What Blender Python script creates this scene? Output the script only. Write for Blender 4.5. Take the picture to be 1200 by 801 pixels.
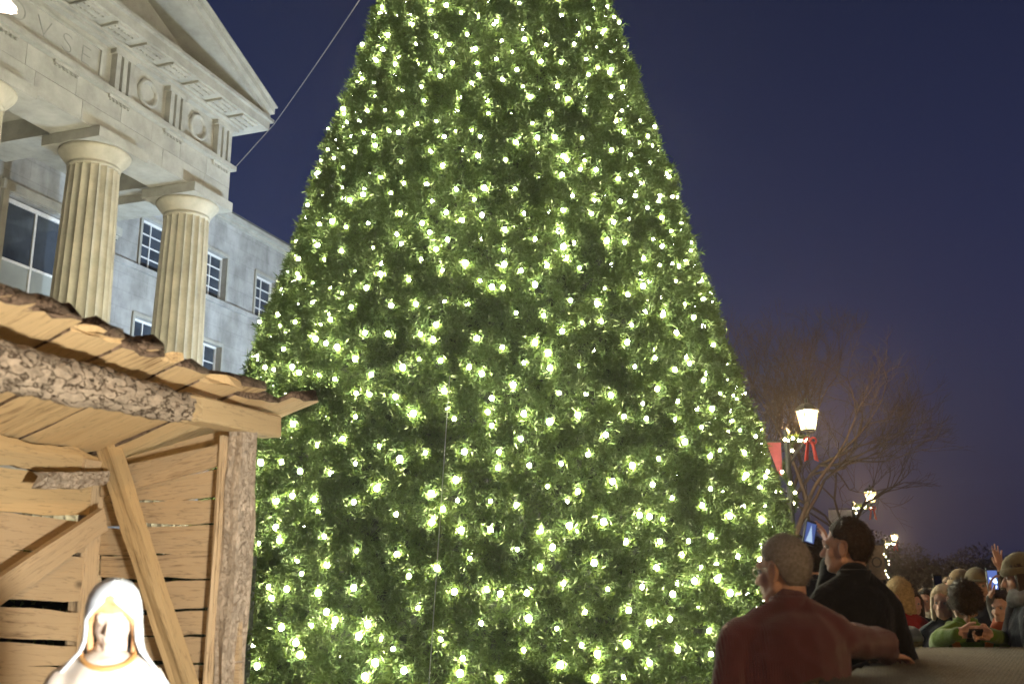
import bpy, math, random
import numpy as np
from math import sin, cos, pi, radians, atan, tan, sqrt
from mathutils import Vector, Matrix, Quaternion, noise

for o in list(bpy.data.objects):
    bpy.data.objects.remove(o)
SC = bpy.context.scene
COL = SC.collection
rnd = random.Random(7)
nr = np.random.default_rng(11)

# ------------------------------------------------------------------ camera
FPX, PITCH, CAMZ = 1200.0, atan(289.5 / 1200.0), 1.5
cam_d = bpy.data.cameras.new('camera')
cam_d.lens = 36.0
cam_d.sensor_width = 36.0
cam_d.clip_start = 0.1
cam_d.clip_end = 3000
cam_d.dof.use_dof = True
cam_d.dof.focus_distance = 10.5
cam_d.dof.aperture_fstop = 2.8
cam = bpy.data.objects.new('camera', cam_d)
COL.objects.link(cam)
cam.location = (0, 0, CAMZ)
cam.rotation_euler = (pi / 2 + PITCH, 0, 0)
SC.camera = cam

# ------------------------------------------------------------------ sky
W = bpy.data.worlds.new('World')
SC.world = W
W.use_nodes = True
wn = W.node_tree
bg = wn.nodes['Background']
sky = wn.nodes.new('ShaderNodeTexSky')
sky.sky_type = 'NISHITA'
sky.sun_disc = False
sky.sun_elevation = radians(-3.2)
sky.sun_rotation = radians(-75)
sky.air_density = 1.0
sky.dust_density = 1.0
sky.ozone_density = 2.6
# town glow low over the horizon, all the way round
bg2 = wn.nodes.new('ShaderNodeBackground')
wtc = wn.nodes.new('ShaderNodeTexCoord')
wsep = wn.nodes.new('ShaderNodeSeparateXYZ')
wrm = wn.nodes.new('ShaderNodeValToRGB')
wadd = wn.nodes.new('ShaderNodeAddShader')
wrm.color_ramp.elements[0].position = 0.0
wrm.color_ramp.elements[0].color = (.011, .018, .054, 1)
wrm.color_ramp.elements[1].position = .65
wrm.color_ramp.elements[1].color = (.004, .004, .007, 1)
wmid = wrm.color_ramp.elements.new(.25)
wmid.color = (.010, .012, .036, 1)
wn.links.new(wtc.outputs['Generated'], wsep.inputs[0])
wn.links.new(wsep.outputs[2], wrm.inputs[0])
wn.links.new(wrm.outputs[0], bg2.inputs[0])
wn.links.new(sky.outputs[0], bg.inputs[0])
bg.inputs[1].default_value = .70
wn.links.new(bg.outputs[0], wadd.inputs[0])
wn.links.new(bg2.outputs[0], wadd.inputs[1])
wn.links.new(wadd.outputs[0], wn.nodes['World Output'].inputs[0])

vs = SC.view_settings
vs.view_transform = 'Standard'
vs.look = 'None'
vs.exposure = 0.0
vs.gamma = 1.0
cy = SC.cycles
cy.use_denoising = True
try:
    cy.denoiser = 'OPENIMAGEDENOISE'
except Exception:
    pass
cy.use_light_tree = True
cy.max_bounces = 5
cy.diffuse_bounces = 3
cy.transmission_bounces = 3
cy.transparent_max_bounces = 6
cy.sample_clamp_indirect = 4.0
cy.use_adaptive_sampling = False
cy.caustics_reflective = False
cy.caustics_refractive = False

# ------------------------------------------------------------------ helpers
CF = Vector((0, cos(PITCH), sin(PITCH)))
CU = Vector((0, -sin(PITCH), cos(PITCH)))
CO = Vector((0, 0, CAMZ))


def ray(u, v):
    return Vector((1, 0, 0)) * ((u - 600) / FPX) + CU * ((400.5 - v) / FPX) + CF


def at(u, v, Y):
    """the point of the place that stands Y metres away and is seen at photo pixel u, v"""
    d = ray(u, v)
    return CO + d * (Y / d.y)


def onplane(u, v, n, p):
    d = ray(u, v)
    n = Vector(n)
    return CO + d * (n.dot(Vector(p) - CO) / n.dot(d))


WM = {}
I4 = Matrix.Identity(4)


def place(o, parent, M):
    COL.objects.link(o)
    WM[o.name] = M.copy()
    if parent is not None:
        o.parent = parent
        o.matrix_basis = WM[parent.name].inverted() @ M
    else:
        o.matrix_basis = M
    return o


def tag(o, label=None, cat=None, group=None, kind=None):
    if label:
        o['label'] = label
    if cat:
        o['category'] = cat
    if group:
        o['group'] = group
    if kind:
        o['kind'] = kind
    return o


def empty(name, M, label=None, cat=None, group=None):
    o = bpy.data.objects.new(name, None)
    o.empty_display_size = 0.2
    if not isinstance(M, Matrix):
        M = Matrix.Translation(M)
    place(o, None, M)
    return tag(o, label, cat, group)


def make_mesh(name, V, F, mats, smooth=False, idx=None):
    me = bpy.data.meshes.new(name)
    me.from_pydata([tuple(v) for v in V], [], [tuple(f) for f in F])
    if not isinstance(mats, (list, tuple)):
        mats = [mats]
    for m in mats:
        me.materials.append(m)
    if idx is not None:
        me.polygons.foreach_set('material_index', idx)
    if smooth:
        me.polygons.foreach_set('use_smooth', [True] * len(me.polygons))
    me.update()
    return me


def big_mesh(name, V, F, mat, n=3):
    """fast numpy mesh of n-gons"""
    me = bpy.data.meshes.new(name)
    V = np.asarray(V, dtype=np.float32)
    F = np.asarray(F, dtype=np.int32)
    me.vertices.add(len(V))
    me.vertices.foreach_set('co', V.ravel())
    me.loops.add(F.size)
    me.loops.foreach_set('vertex_index', F.ravel())
    me.polygons.add(len(F))
    me.polygons.foreach_set('loop_start', np.arange(0, F.size, n, dtype=np.int32))
    me.update(calc_edges=True)
    me.validate()
    me.materials.append(mat)
    return me


def obj(name, me, parent=None, M=I4):
    return place(bpy.data.objects.new(name, me), parent, M)


class MB:
    """collects shapes for one mesh"""

    def __init__(s):
        s.V, s.F, s.I = [], [], []

    def add(s, V, F, i=0):
        b = len(s.V)
        s.V += [tuple(v) for v in V]
        s.F += [tuple(b + k for k in f) for f in F]
        s.I += [i] * len(F)
        return s

    def box(s, x0, x1, y0, y1, z0, z1, i=0):
        V = [(x, y, z) for z in (z0, z1) for y in (y0, y1) for x in (x0, x1)]
        F = [(0, 2, 3, 1), (4, 5, 7, 6), (0, 1, 5, 4), (2, 6, 7, 3), (0, 4, 6, 2), (1, 3, 7, 5)]
        return s.add(V, F, i)

    def lathe(s, prof, n=16, c=(0, 0, 0), i=0, cap=True, flute=0, depth=0.0):
        V = []
        m = n
        for r, z in prof:
            for k in range(m):
                a = 2 * pi * k / m
                rr = r
                if flute:
                    rr = r - depth * abs(sin(a * flute / 2)) ** 0.7
                V.append((c[0] + rr * cos(a), c[1] + rr * sin(a), c[2] + z))
        F = []
        for j in range(len(prof) - 1):
            for k in range(m):
                k2 = (k + 1) % m
                F.append((j * m + k, j * m + k2, (j + 1) * m + k2, (j + 1) * m + k))
        if cap:
            F.append(tuple(reversed(range(m))))
            F.append(tuple((len(prof) - 1) * m + k for k in range(m)))
        return s.add(V, F, i)

    def tube(s, pts, rad, n=6, i=0):
        pts = [Vector(p) for p in pts]
        if not isinstance(rad, (list, tuple)):
            rad = [rad] * len(pts)
        V, F = [], []
        up = None
        for j, p in enumerate(pts):
            t = (pts[min(j + 1, len(pts) - 1)] - pts[max(j - 1, 0)])
            t = t.normalized() if t.length > 1e-9 else Vector((0, 0, 1))
            if up is None:
                up = Vector((0, 0, 1)) if abs(t.z) < .9 else Vector((1, 0, 0))
            a = t.cross(up)
            a = a.normalized() if a.length > 1e-6 else t.orthogonal().normalized()
            b = t.cross(a)
            up = -b if False else a.cross(t)
            for k in range(n):
                q = 2 * pi * k / n
                V.append(p + (a * cos(q) + b * sin(q)) * rad[j])
        for j in range(len(pts) - 1):
            for k in range(n):
                k2 = (k + 1) % n
                F.append((j * n + k, j * n + k2, (j + 1) * n + k2, (j + 1) * n + k))
        F.append(tuple(reversed(range(n))))
        F.append(tuple((len(pts) - 1) * n + k for k in range(n)))
        return s.add(V, F, i)

    def ell(s, c, r, rot=None, nu=14, nv=9, i=0):
        V, F = [], []
        c = Vector(c)
        for j in range(nv + 1):
            ph = pi * j / nv
            for k in range(nu):
                a = 2 * pi * k / nu
                p = Vector((r[0] * sin(ph) * cos(a), r[1] * sin(ph) * sin(a), r[2] * cos(ph)))
                if rot is not None:
                    p = rot @ p
                V.append(c + p)
        for j in range(nv):
            for k in range(nu):
                k2 = (k + 1) % nu
                F.append((j * nu + k, (j + 1) * nu + k, (j + 1) * nu + k2, j * nu + k2))
        return s.add(V, F, i)

    def cap(s, a, ra, b, rb, n=12, i=0):
        """tapered capsule"""
        a, b = Vector(a), Vector(b)
        t = b - a
        L = t.length
        if L < 1e-6:
            return s.ell(a, (ra, ra, ra), i=i)
        t.normalize()
        x = t.orthogonal().normalized()
        y = t.cross(x)
        rings = []
        for q in (0.02, .35, .7):
            rings.append((a - t * ra * cos(q * pi / 2), ra * sin(q * pi / 2)))
        rings.append((a, ra))
        rings.append(((a + b) / 2, (ra + rb) / 2))
        rings.append((b, rb))
        for q in (.7, .35, .02):
            rings.append((b + t * rb * cos(q * pi / 2), rb * sin(q * pi / 2)))
        V, F = [], []
        for p, r in rings:
            for k in range(n):
                h = 2 * pi * k / n
                V.append(p + (x * cos(h) + y * sin(h)) * r)
        for j in range(len(rings) - 1):
            for k in range(n):
                k2 = (k + 1) % n
                F.append((j * n + k, j * n + k2, (j + 1) * n + k2, (j + 1) * n + k))
        F.append(tuple(reversed(range(n))))
        F.append(tuple((len(rings) - 1) * n + k for k in range(n)))
        return s.add(V, F, i)

    def build(s, name, mats, parent=None, M=I4, smooth=False):
        return obj(name, make_mesh(name, s.V, s.F, mats, smooth, s.I), parent, M)

    def fuse(s, name, mat, parent, M, voxel=.01, it=4, fac=.5, disp=None):
        """one continuous skin over all collected shapes"""
        me = make_mesh(name, s.V, s.F, mat)
        t = bpy.data.objects.new('tmp', me)
        COL.objects.link(t)
        r = t.modifiers.new('r', 'REMESH')
        r.mode = 'VOXEL'
        r.voxel_size = voxel
        r.use_smooth_shade = True
        if it:
            sm = t.modifiers.new('s', 'SMOOTH')
            sm.iterations = it
            sm.factor = fac
        dg = bpy.context.evaluated_depsgraph_get()
        dg.update()
        out = bpy.data.meshes.new_from_object(t.evaluated_get(dg))
        bpy.data.objects.remove(t)
        bpy.data.meshes.remove(me)
        out.name = name
        if disp:
            n = len(out.vertices)
            co = np.empty(n * 3, np.float32)
            out.vertices.foreach_get('co', co)
            no = np.empty(n * 3, np.float32)
            out.vertices.foreach_get('normal', no)
            co = co.reshape(-1, 3)
            no = no.reshape(-1, 3)
            amt = np.array([disp(Vector(c)) for c in co], np.float32)
            co = co + no * amt[:, None]
            out.vertices.foreach_set('co', co.astype(np.float32).ravel())
            out.update()
        out.materials.clear()
        out.materials.append(mat)
        out.polygons.foreach_set('use_smooth', [True] * len(out.polygons))
        return obj(name, out, parent, M)


# ------------------------------------------------------------------ materials
def mat(name, base, rough=.7, var=.25, scale=8.0, bump=0.0, bscale=40.0, metal=0.0, spec=.3, stretch=None,
        tint=None, sheen=0.0):
    m = bpy.data.materials.new(name)
    m.use_nodes = True
    nt = m.node_tree
    b = nt.nodes['Principled BSDF']
    b.inputs['Roughness'].default_value = rough
    b.inputs['Metallic'].default_value = metal
    b.inputs['Specular IOR Level'].default_value = spec
    if sheen:
        b.inputs['Sheen Weight'].default_value = sheen
    tc = nt.nodes.new('ShaderNodeTexCoord')
    mp = nt.nodes.new('ShaderNodeMapping')
    nt.links.new(tc.outputs['Object'], mp.inputs[0])
    oi = nt.nodes.new('ShaderNodeObjectInfo')
    mul = nt.nodes.new('ShaderNodeVectorMath')
    mul.operation = 'SCALE'
    mul.inputs[0].default_value = (13.1, 7.7, 5.3)
    nt.links.new(oi.outputs['Random'], mul.inputs['Scale'])
    nt.links.new(mul.outputs[0], mp.inputs['Location'])
    if stretch:
        mp.inputs['Scale'].default_value = stretch
    n1 = nt.nodes.new('ShaderNodeTexNoise')
    n1.inputs['Scale'].default_value = scale
    n1.inputs['Detail'].default_value = 6
    n1.inputs['Roughness'].default_value = .65
    nt.links.new(mp.outputs[0], n1.inputs['Vector'])
    r = nt.nodes.new('ShaderNodeValToRGB')
    c2 = tint if tint else tuple(c * (1 - var) for c in base)
    c1 = tuple(min(1, c * (1 + var * .6)) for c in base)
    r.color_ramp.elements[0].position = .3
    r.color_ramp.elements[1].position = .7
    r.color_ramp.elements[0].color = (*c2, 1)
    r.color_ramp.elements[1].color = (*c1, 1)
    nt.links.new(n1.outputs[0], r.inputs[0])
    nt.links.new(r.outputs[0], b.inputs['Base Color'])
    if bump:
        n2 = nt.nodes.new('ShaderNodeTexNoise')
        n2.inputs['Scale'].default_value = bscale
        n2.inputs['Detail'].default_value = 5
        nt.links.new(mp.outputs[0], n2.inputs['Vector'])
        bp = nt.nodes.new('ShaderNodeBump')
        bp.inputs['Strength'].default_value = bump
        bp.inputs['Distance'].default_value = .02
        nt.links.new(n2.outputs[0], bp.inputs['Height'])
        nt.links.new(bp.outputs[0], b.inputs['Normal'])
    return m


def wood(name, base, dark, rough=.75, knots=True):
    """sawn board, grain along local x"""
    m = bpy.data.materials.new(name)
    m.use_nodes = True
    nt = m.node_tree
    L = nt.links.new
    b = nt.nodes['Principled BSDF']
    b.inputs['Roughness'].default_value = rough
    b.inputs['Specular IOR Level'].default_value = .2
    tc = nt.nodes.new('ShaderNodeTexCoord')
    oi = nt.nodes.new('ShaderNodeObjectInfo')
    mul = nt.nodes.new('ShaderNodeVectorMath')
    mul.operation = 'SCALE'
    mul.inputs[0].default_value = (31.0, 17.0, 9.0)
    L(oi.outputs['Random'], mul.inputs['Scale'])
    ad = nt.nodes.new('ShaderNodeVectorMath')
    L(tc.outputs['Object'], ad.inputs[0])
    L(mul.outputs[0], ad.inputs[1])
    mp = nt.nodes.new('ShaderNodeMapping')
    mp.inputs['Scale'].default_value = (.55, 6.5, 6.5)
    L(ad.outputs[0], mp.inputs[0])
    wv = nt.nodes.new('ShaderNodeTexWave')
    wv.wave_type = 'BANDS'
    wv.bands_direction = 'Y'
    wv.inputs['Scale'].default_value = 1.1
    wv.inputs['Distortion'].default_value = 7
    wv.inputs['Detail'].default_value = 3
    wv.inputs['Detail Scale'].default_value = 1.2
    L(mp.outputs[0], wv.inputs['Vector'])
    mp2 = nt.nodes.new('ShaderNodeMapping')
    mp2.inputs['Scale'].default_value = (2.2, 34, 34)
    L(ad.outputs[0], mp2.inputs[0])
    fi = nt.nodes.new('ShaderNodeTexNoise')
    fi.inputs['Scale'].default_value = 4
    fi.inputs['Detail'].default_value = 7
    L(mp2.outputs[0], fi.inputs['Vector'])
    bl = nt.nodes.new('ShaderNodeTexNoise')
    bl.inputs['Scale'].default_value = 3.0
    bl.inputs['Detail'].default_value = 4
    L(ad.outputs[0], bl.inputs['Vector'])
    mx = nt.nodes.new('ShaderNodeMath')
    mx.operation = 'MULTIPLY_ADD'
    L(wv.outputs[1], mx.inputs[0])
    mx.inputs[1].default_value = .22
    L(fi.outputs[0], mx.inputs[2])
    mx2 = nt.nodes.new('ShaderNodeMath')
    mx2.operation = 'MULTIPLY_ADD'
    L(bl.outputs[0], mx2.inputs[0])
    mx2.inputs[1].default_value = .85
    L(mx.outputs[0], mx2.inputs[2])
    mx3 = nt.nodes.new('ShaderNodeMath')
    mx3.operation = 'MULTIPLY_ADD'
    L(oi.outputs['Random'], mx3.inputs[0])
    mx3.inputs[1].default_value = .22
    L(mx2.outputs[0], mx3.inputs[2])
    r = nt.nodes.new('ShaderNodeValToRGB')
    e = r.color_ramp.elements
    e[0].position, e[1].position = .70, 1.35 / 1.0 if False else 1.0
    e[0].color = (*dark, 1)
    e[1].color = (*base, 1)
    e2 = r.color_ramp.elements.new(.82)
    e2.color = (*[(a + c) / 2 * 1.02 for a, c in zip(base, dark)], 1)
    L(mx3.outputs[0], r.inputs[0])
    out = r.outputs[0]
    if knots:
        vo = nt.nodes.new('ShaderNodeTexVoronoi')
        vo.inputs['Scale'].default_value = 1.0
        mpk = nt.nodes.new('ShaderNodeMapping')
        mpk.inputs['Scale'].default_value = (2.2, 4.5, 4.5)
        L(ad.outputs[0], mpk.inputs[0])
        L(mpk.outputs[0], vo.inputs['Vector'])
        rk = nt.nodes.new('ShaderNodeValToRGB')
        rk.color_ramp.elements[0].position = .03
        rk.color_ramp.elements[1].position = .12
        rk.color_ramp.elements[0].color = (.25, .25, .25, 1)
        rk.color_ramp.elements[1].color = (1, 1, 1, 1)
        L(vo.outputs['Distance'], rk.inputs[0])
        mk = nt.nodes.new('ShaderNodeMixRGB')
        mk.blend_type = 'MULTIPLY'
        mk.inputs[0].default_value = .8
        L(out, mk.inputs[1])
        L(rk.outputs[0], mk.inputs[2])
        out = mk.outputs[0]
    # drying checks: thin dark splits along the grain
    mp3 = nt.nodes.new('ShaderNodeMapping')
    mp3.inputs['Scale'].default_value = (.9, 13, 13)
    L(ad.outputs[0], mp3.inputs[0])
    ck = nt.nodes.new('ShaderNodeTexNoise')
    ck.inputs['Scale'].default_value = 2.6
    ck.inputs['Detail'].default_value = 3
    L(mp3.outputs[0], ck.inputs['Vector'])
    rc = nt.nodes.new('ShaderNodeValToRGB')
    for i_, (p_, v_) in enumerate(((.485, 1), (.5, .35))):
        rc.color_ramp.elements[i_].position = p_
        rc.color_ramp.elements[i_].color = (v_, v_, v_, 1)
    e3 = rc.color_ramp.elements.new(.515)
    e3.color = (1, 1, 1, 1)
    L(ck.outputs[0], rc.inputs[0])
    mc = nt.nodes.new('ShaderNodeMixRGB')
    mc.blend_type = 'MULTIPLY'
    mc.inputs[0].default_value = .55
    L(out, mc.inputs[1])
    L(rc.outputs[0], mc.inputs[2])
    out = mc.outputs[0]
    L(out, b.inputs['Base Color'])
    bp = nt.nodes.new('ShaderNodeBump')
    bp.inputs['Strength'].default_value = .5
    bp.inputs['Distance'].default_value = .006
    L(mx.outputs[0], bp.inputs['Height'])
    L(bp.outputs[0], b.inputs['Normal'])
    return m


def bark(name, base, dark, scale=16, warp=.35):
    m = bpy.data.materials.new(name)
    m.use_nodes = True
    nt = m.node_tree
    L = nt.links.new
    b = nt.nodes['Principled BSDF']
    b.inputs['Roughness'].default_value = .9
    b.inputs['Specular IOR Level'].default_value = .1
    tc = nt.nodes.new('ShaderNodeTexCoord')
    mp = nt.nodes.new('ShaderNodeMapping')
    mp.inputs['Scale'].default_value = (.55, 1, 1)
    L(tc.outputs['Object'], mp.inputs[0])
    nz = nt.nodes.new('ShaderNodeTexNoise')
    nz.inputs['Scale'].default_value = 9
    nz.inputs['Detail'].default_value = 6
    L(mp.outputs[0], nz.inputs['Vector'])
    mixv = nt.nodes.new('ShaderNodeMixRGB')
    mixv.inputs[0].default_value = warp
    L(mp.outputs[0], mixv.inputs[1])
    L(nz.outputs['Color'], mixv.inputs[2])
    vo = nt.nodes.new('ShaderNodeTexVoronoi')
    vo.feature = 'DISTANCE_TO_EDGE'
    vo.inputs['Scale'].default_value = scale
    L(mixv.outputs[0], vo.inputs['Vector'])
    r1 = nt.nodes.new('ShaderNodeValToRGB')
    r1.color_ramp.elements[0].position = 0
    r1.color_ramp.elements[1].position = .06
    L(vo.outputs['Distance'], r1.inputs[0])
    n2 = nt.nodes.new('ShaderNodeTexNoise')
    n2.inputs['Scale'].default_value = 26
    n2.inputs['Detail'].default_value = 12
    n2.inputs['Roughness'].default_value = .75
    L(mp.outputs[0], n2.inputs['Vector'])
    r2 = nt.nodes.new('ShaderNodeValToRGB')
    r2.color_ramp.elements[0].position = .35
    r2.color_ramp.elements[1].position = .65
    r2.color_ramp.elements[0].color = (*[.42 * c for c in base], 1)
    r2.color_ramp.elements[1].color = (*base, 1)
    L(n2.outputs[0], r2.inputs[0])
    mk = nt.nodes.new('ShaderNodeMixRGB')
    mk.inputs[1].default_value = (*dark, 1)
    L(r1.outputs[0], mk.inputs[0])
    L(r2.outputs[0], mk.inputs[2])
    L(mk.outputs[0], b.inputs['Base Color'])
    sm = nt.nodes.new('ShaderNodeMath')
    sm.operation = 'MULTIPLY_ADD'
    L(n2.outputs[0], sm.inputs[0])
    sm.inputs[1].default_value = .5
    L(r1.outputs[0], sm.inputs[2])
    bp = nt.nodes.new('ShaderNodeBump')
    bp.inputs['Strength'].default_value = .9
    bp.inputs['Distance'].default_value = .012
    L(sm.outputs[0], bp.inputs['Height'])
    L(bp.outputs[0], b.inputs['Normal'])
    return m


def emit(name, col, strength):
    m = bpy.data.materials.new(name)
    m.use_nodes = True
    nt = m.node_tree
    nt.nodes.remove(nt.nodes['Principled BSDF'])
    e = nt.nodes.new('ShaderNodeEmission')
    e.inputs[0].default_value = (*col, 1)
    e.inputs[1].default_value = strength
    nt.links.new(e.outputs[0], nt.nodes['Material Output'].inputs[0])
    return m


def knit(name, base, per_m=75.0, depth=.5):
    m = mat(name, base, rough=.9, var=.3, scale=5, spec=.1, sheen=.3)
    nt = m.node_tree
    L = nt.links.new
    b = nt.nodes['Principled BSDF']
    tc = nt.nodes.new('ShaderNodeTexCoord')
    a = nt.nodes.new('ShaderNodeTexWave')
    a.bands_direction = 'X'
    a.inputs['Scale'].default_value = per_m / 3.2
    a.inputs['Distortion'].default_value = .6
    c = nt.nodes.new('ShaderNodeTexWave')
    c.bands_direction = 'Z'
    c.inputs['Scale'].default_value = per_m / 2.6
    c.inputs['Distortion'].default_value = .6
    L(tc.outputs['Object'], a.inputs[0])
    L(tc.outputs['Object'], c.inputs[0])
    s = nt.nodes.new('ShaderNodeMath')
    L(a.outputs[1], s.inputs[0])
    L(c.outputs[1], s.inputs[1])
    bp = nt.nodes.new('ShaderNodeBump')
    bp.inputs['Strength'].default_value = depth
    bp.inputs['Distance'].default_value = .01
    L(s.outputs[0], bp.inputs['Height'])
    L(bp.outputs[0], b.inputs['Normal'])
    return m


def stone(name, base, bump=.12):
    m = mat(name, base, rough=.85, var=.26, scale=1.9, bump=bump, bscale=30, spec=.15)
    return m


def ashlar(name, base, bw, bh):
    m = stone(name, base)
    nt = m.node_tree
    L = nt.links.new
    b = nt.nodes['Principled BSDF']
    tc = nt.nodes.new('ShaderNodeTexCoord')
    sx = nt.nodes.new('ShaderNodeSeparateXYZ')
    cx = nt.nodes.new('ShaderNodeCombineXYZ')
    L(tc.outputs['Object'], sx.inputs[0])
    L(sx.outputs[0], cx.inputs[0])
    L(sx.outputs[2], cx.inputs[1])
    br = nt.nodes.new('ShaderNodeTexBrick')
    br.inputs['Scale'].default_value = 1
    br.inputs['Brick Width'].default_value = bw
    br.inputs['Row Height'].default_value = bh
    br.inputs['Mortar Size'].default_value = .012
    br.inputs['Color1'].default_value = (1, 1, 1, 1)
    br.inputs['Color2'].default_value = (.94, .94, .94, 1)
    br.inputs['Mortar'].default_value = (.82, .82, .82, 1)
    L(cx.outputs[0], br.inputs['Vector'])
    mk = nt.nodes.new('ShaderNodeMixRGB')
    mk.blend_type = 'MULTIPLY'
    mk.inputs[0].default_value = .8
    src = b.inputs['Base Color'].links[0].from_socket
    L(src, mk.inputs[1])
    L(br.outputs[0], mk.inputs[2])
    # soot and rain streaks with their own shape
    ns = nt.nodes.new('ShaderNodeTexNoise')
    ns.inputs['Scale'].default_value = 1.3
    ns.inputs['Detail'].default_value = 8
    ms = nt.nodes.new('ShaderNodeMapping')
    ms.inputs['Scale'].default_value = (1.6, 1.6, .5)
    L(tc.outputs['Object'], ms.inputs[0])
    L(ms.outputs[0], ns.inputs['Vector'])
    rs = nt.nodes.new('ShaderNodeValToRGB')
    rs.color_ramp.elements[0].position = .35
    rs.color_ramp.elements[0].color = (.72, .72, .7, 1)
    rs.color_ramp.elements[1].position = .6
    L(ns.outputs[0], rs.inputs[0])
    m2 = nt.nodes.new('ShaderNodeMixRGB')
    m2.blend_type = 'MULTIPLY'
    m2.inputs[0].default_value = 1
    L(mk.outputs[0], m2.inputs[1])
    L(rs.outputs[0], m2.inputs[2])
    L(m2.outputs[0], b.inputs['Base Color'])
    return m


def needle_mat(name, base, trans):
    m = bpy.data.materials.new(name)
    m.use_nodes = True
    nt = m.node_tree
    L = nt.links.new
    nt.nodes.remove(nt.nodes['Principled BSDF'])
    d = nt.nodes.new('ShaderNodeBsdfDiffuse')
    t = nt.nodes.new('ShaderNodeBsdfTranslucent')
    g = nt.nodes.new('ShaderNodeBsdfGlossy')
    g.inputs['Roughness'].default_value = .35
    g.inputs[0].default_value = (.5, .6, .3, 1)
    tc = nt.nodes.new('ShaderNodeTexCoord')
    n1 = nt.nodes.new('ShaderNodeTexNoise')
    n1.inputs['Scale'].default_value = 38
    n1.inputs['Detail'].default_value = 3
    L(tc.outputs['Object'], n1.inputs['Vector'])
    r = nt.nodes.new('ShaderNodeValToRGB')
    r.color_ramp.elements[0].position = .38
    r.color_ramp.elements[1].position = .62
    r.color_ramp.elements[0].color = (*[c * .35 for c in base], 1)
    r.color_ramp.elements[1].color = (*[c * 1.75 for c in base], 1)
    L(n1.outputs[0], r.inputs[0])
    L(r.outputs[0], d.inputs[0])
    t.inputs[0].default_value = (*trans, 1)
    mx = nt.nodes.new('ShaderNodeMixShader')
    mx.inputs[0].default_value = .3
    L(d.outputs[0], mx.inputs[1])
    L(t.outputs[0], mx.inputs[2])
    m2 = nt.nodes.new('ShaderNodeMixShader')
    m2.inputs[0].default_value = .06
    L(mx.outputs[0], m2.inputs[1])
    L(g.outputs[0], m2.inputs[2])
    L(m2.outputs[0], nt.nodes['Material Output'].inputs[0])
    return m


M = {}
M['stone'] = stone('limestone', (.40, .39, .345))
M['stone_col'] = stone('warm limestone', (.47, .435, .345))
M['stone_dark'] = stone('letter shade stone', (.30, .30, .27))
M['ashlar'] = ashlar('ashlar limestone', (.42, .42, .41), 1.1, .45)
M['winframe'] = mat('white window paint', (.7, .71, .72), rough=.5, var=.1)
M['glass'] = mat('window glass', (.055, .068, .09), rough=.08, var=.5, scale=1.2, spec=.6)
M['blind'] = mat('window blind', (.30, .33, .33), rough=.6, var=.1, scale=2)
M['roof'] = mat('roof lead', (.14, .14, .14), rough=.6)
M['plank'] = wood('fresh sawn plank', (.60, .425, .215), (.20, .115, .052))
M['plank_old'] = wood('weathered plank', (.50, .37, .22), (.165, .105, .058))
M['hewn'] = wood('hewn beam', (.50, .36, .185), (.19, .12, .055))
M['bark'] = bark('flaky bark', (.46, .36, .25), (.08, .05, .03), 8, .75)
M['bark_fine'] = bark('fine bark', (.66, .54, .40), (.42, .31, .21), 26, .5)
M['bark_dark'] = bark('dark bark edge', (.26, .18, .12), (.07, .05, .03))
M['needle'] = needle_mat('pvc needles', (.036, .060, .021), (.085, .125, .022))
M['inner'] = mat('dark core fill', (.012, .018, .007), rough=.95, var=.5, scale=20, bump=.6)
M['metal'] = mat('dark green iron', (.03, .035, .03), rough=.5, var=.2, metal=.3)
M['black'] = mat('black plastic', (.015, .015, .016), rough=.4, var=.1)
M['skin'] = mat('skin', (.55, .33, .24), rough=.55, var=.12, scale=25, spec=.3)
M['ground'] = mat('asphalt plaza', (.06, .058, .055), rough=.9, var=.3, scale=3, bump=.3, bscale=80)
M['twig'] = mat('bare twigs', (.045, .033, .026), rough=.9, var=.3)
M['wood_far'] = mat('far woods', (.03, .028, .022), rough=.95, var=.4)
M['red'] = mat('red ribbon', (.28, .015, .015), rough=.5, var=.2)
M['wire'] = mat('steel cable', (.35, .35, .36), rough=.4, var=.1, metal=.6)

BULB = (1.0, .945, .70)
M['bulb'] = emit('tree bulb', BULB, 380)
M['bulb_small'] = emit('garland bulb', (1.0, .90, .60), 26)
M['lamp_bulb'] = emit('lamp bulb', (1.0, .62, .26), 15000)
M['lantern'] = emit('lantern glass', (1.0, .70, .33), 4.2)
_n = M['lantern'].node_tree
_t = _n.nodes.new('ShaderNodeBsdfTransparent')
_x = _n.nodes.new('ShaderNodeMixShader')
_x.inputs[0].default_value = .5
_n.links.new(_t.outputs[0], _x.inputs[1])
_n.links.new(_n.nodes['Emission'].outputs[0], _x.inputs[2])
_n.links.new(_x.outputs[0], _n.nodes['Material Output'].inputs[0])

# ------------------------------------------------------------------ ground
g = MB().add([(-140, -60, 0), (160, -60, 0), (160, 170, 0), (-140, 170, 0)], [(0, 1, 2, 3)])
tag(g.build('ground', M['ground']), kind='structure')


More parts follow.
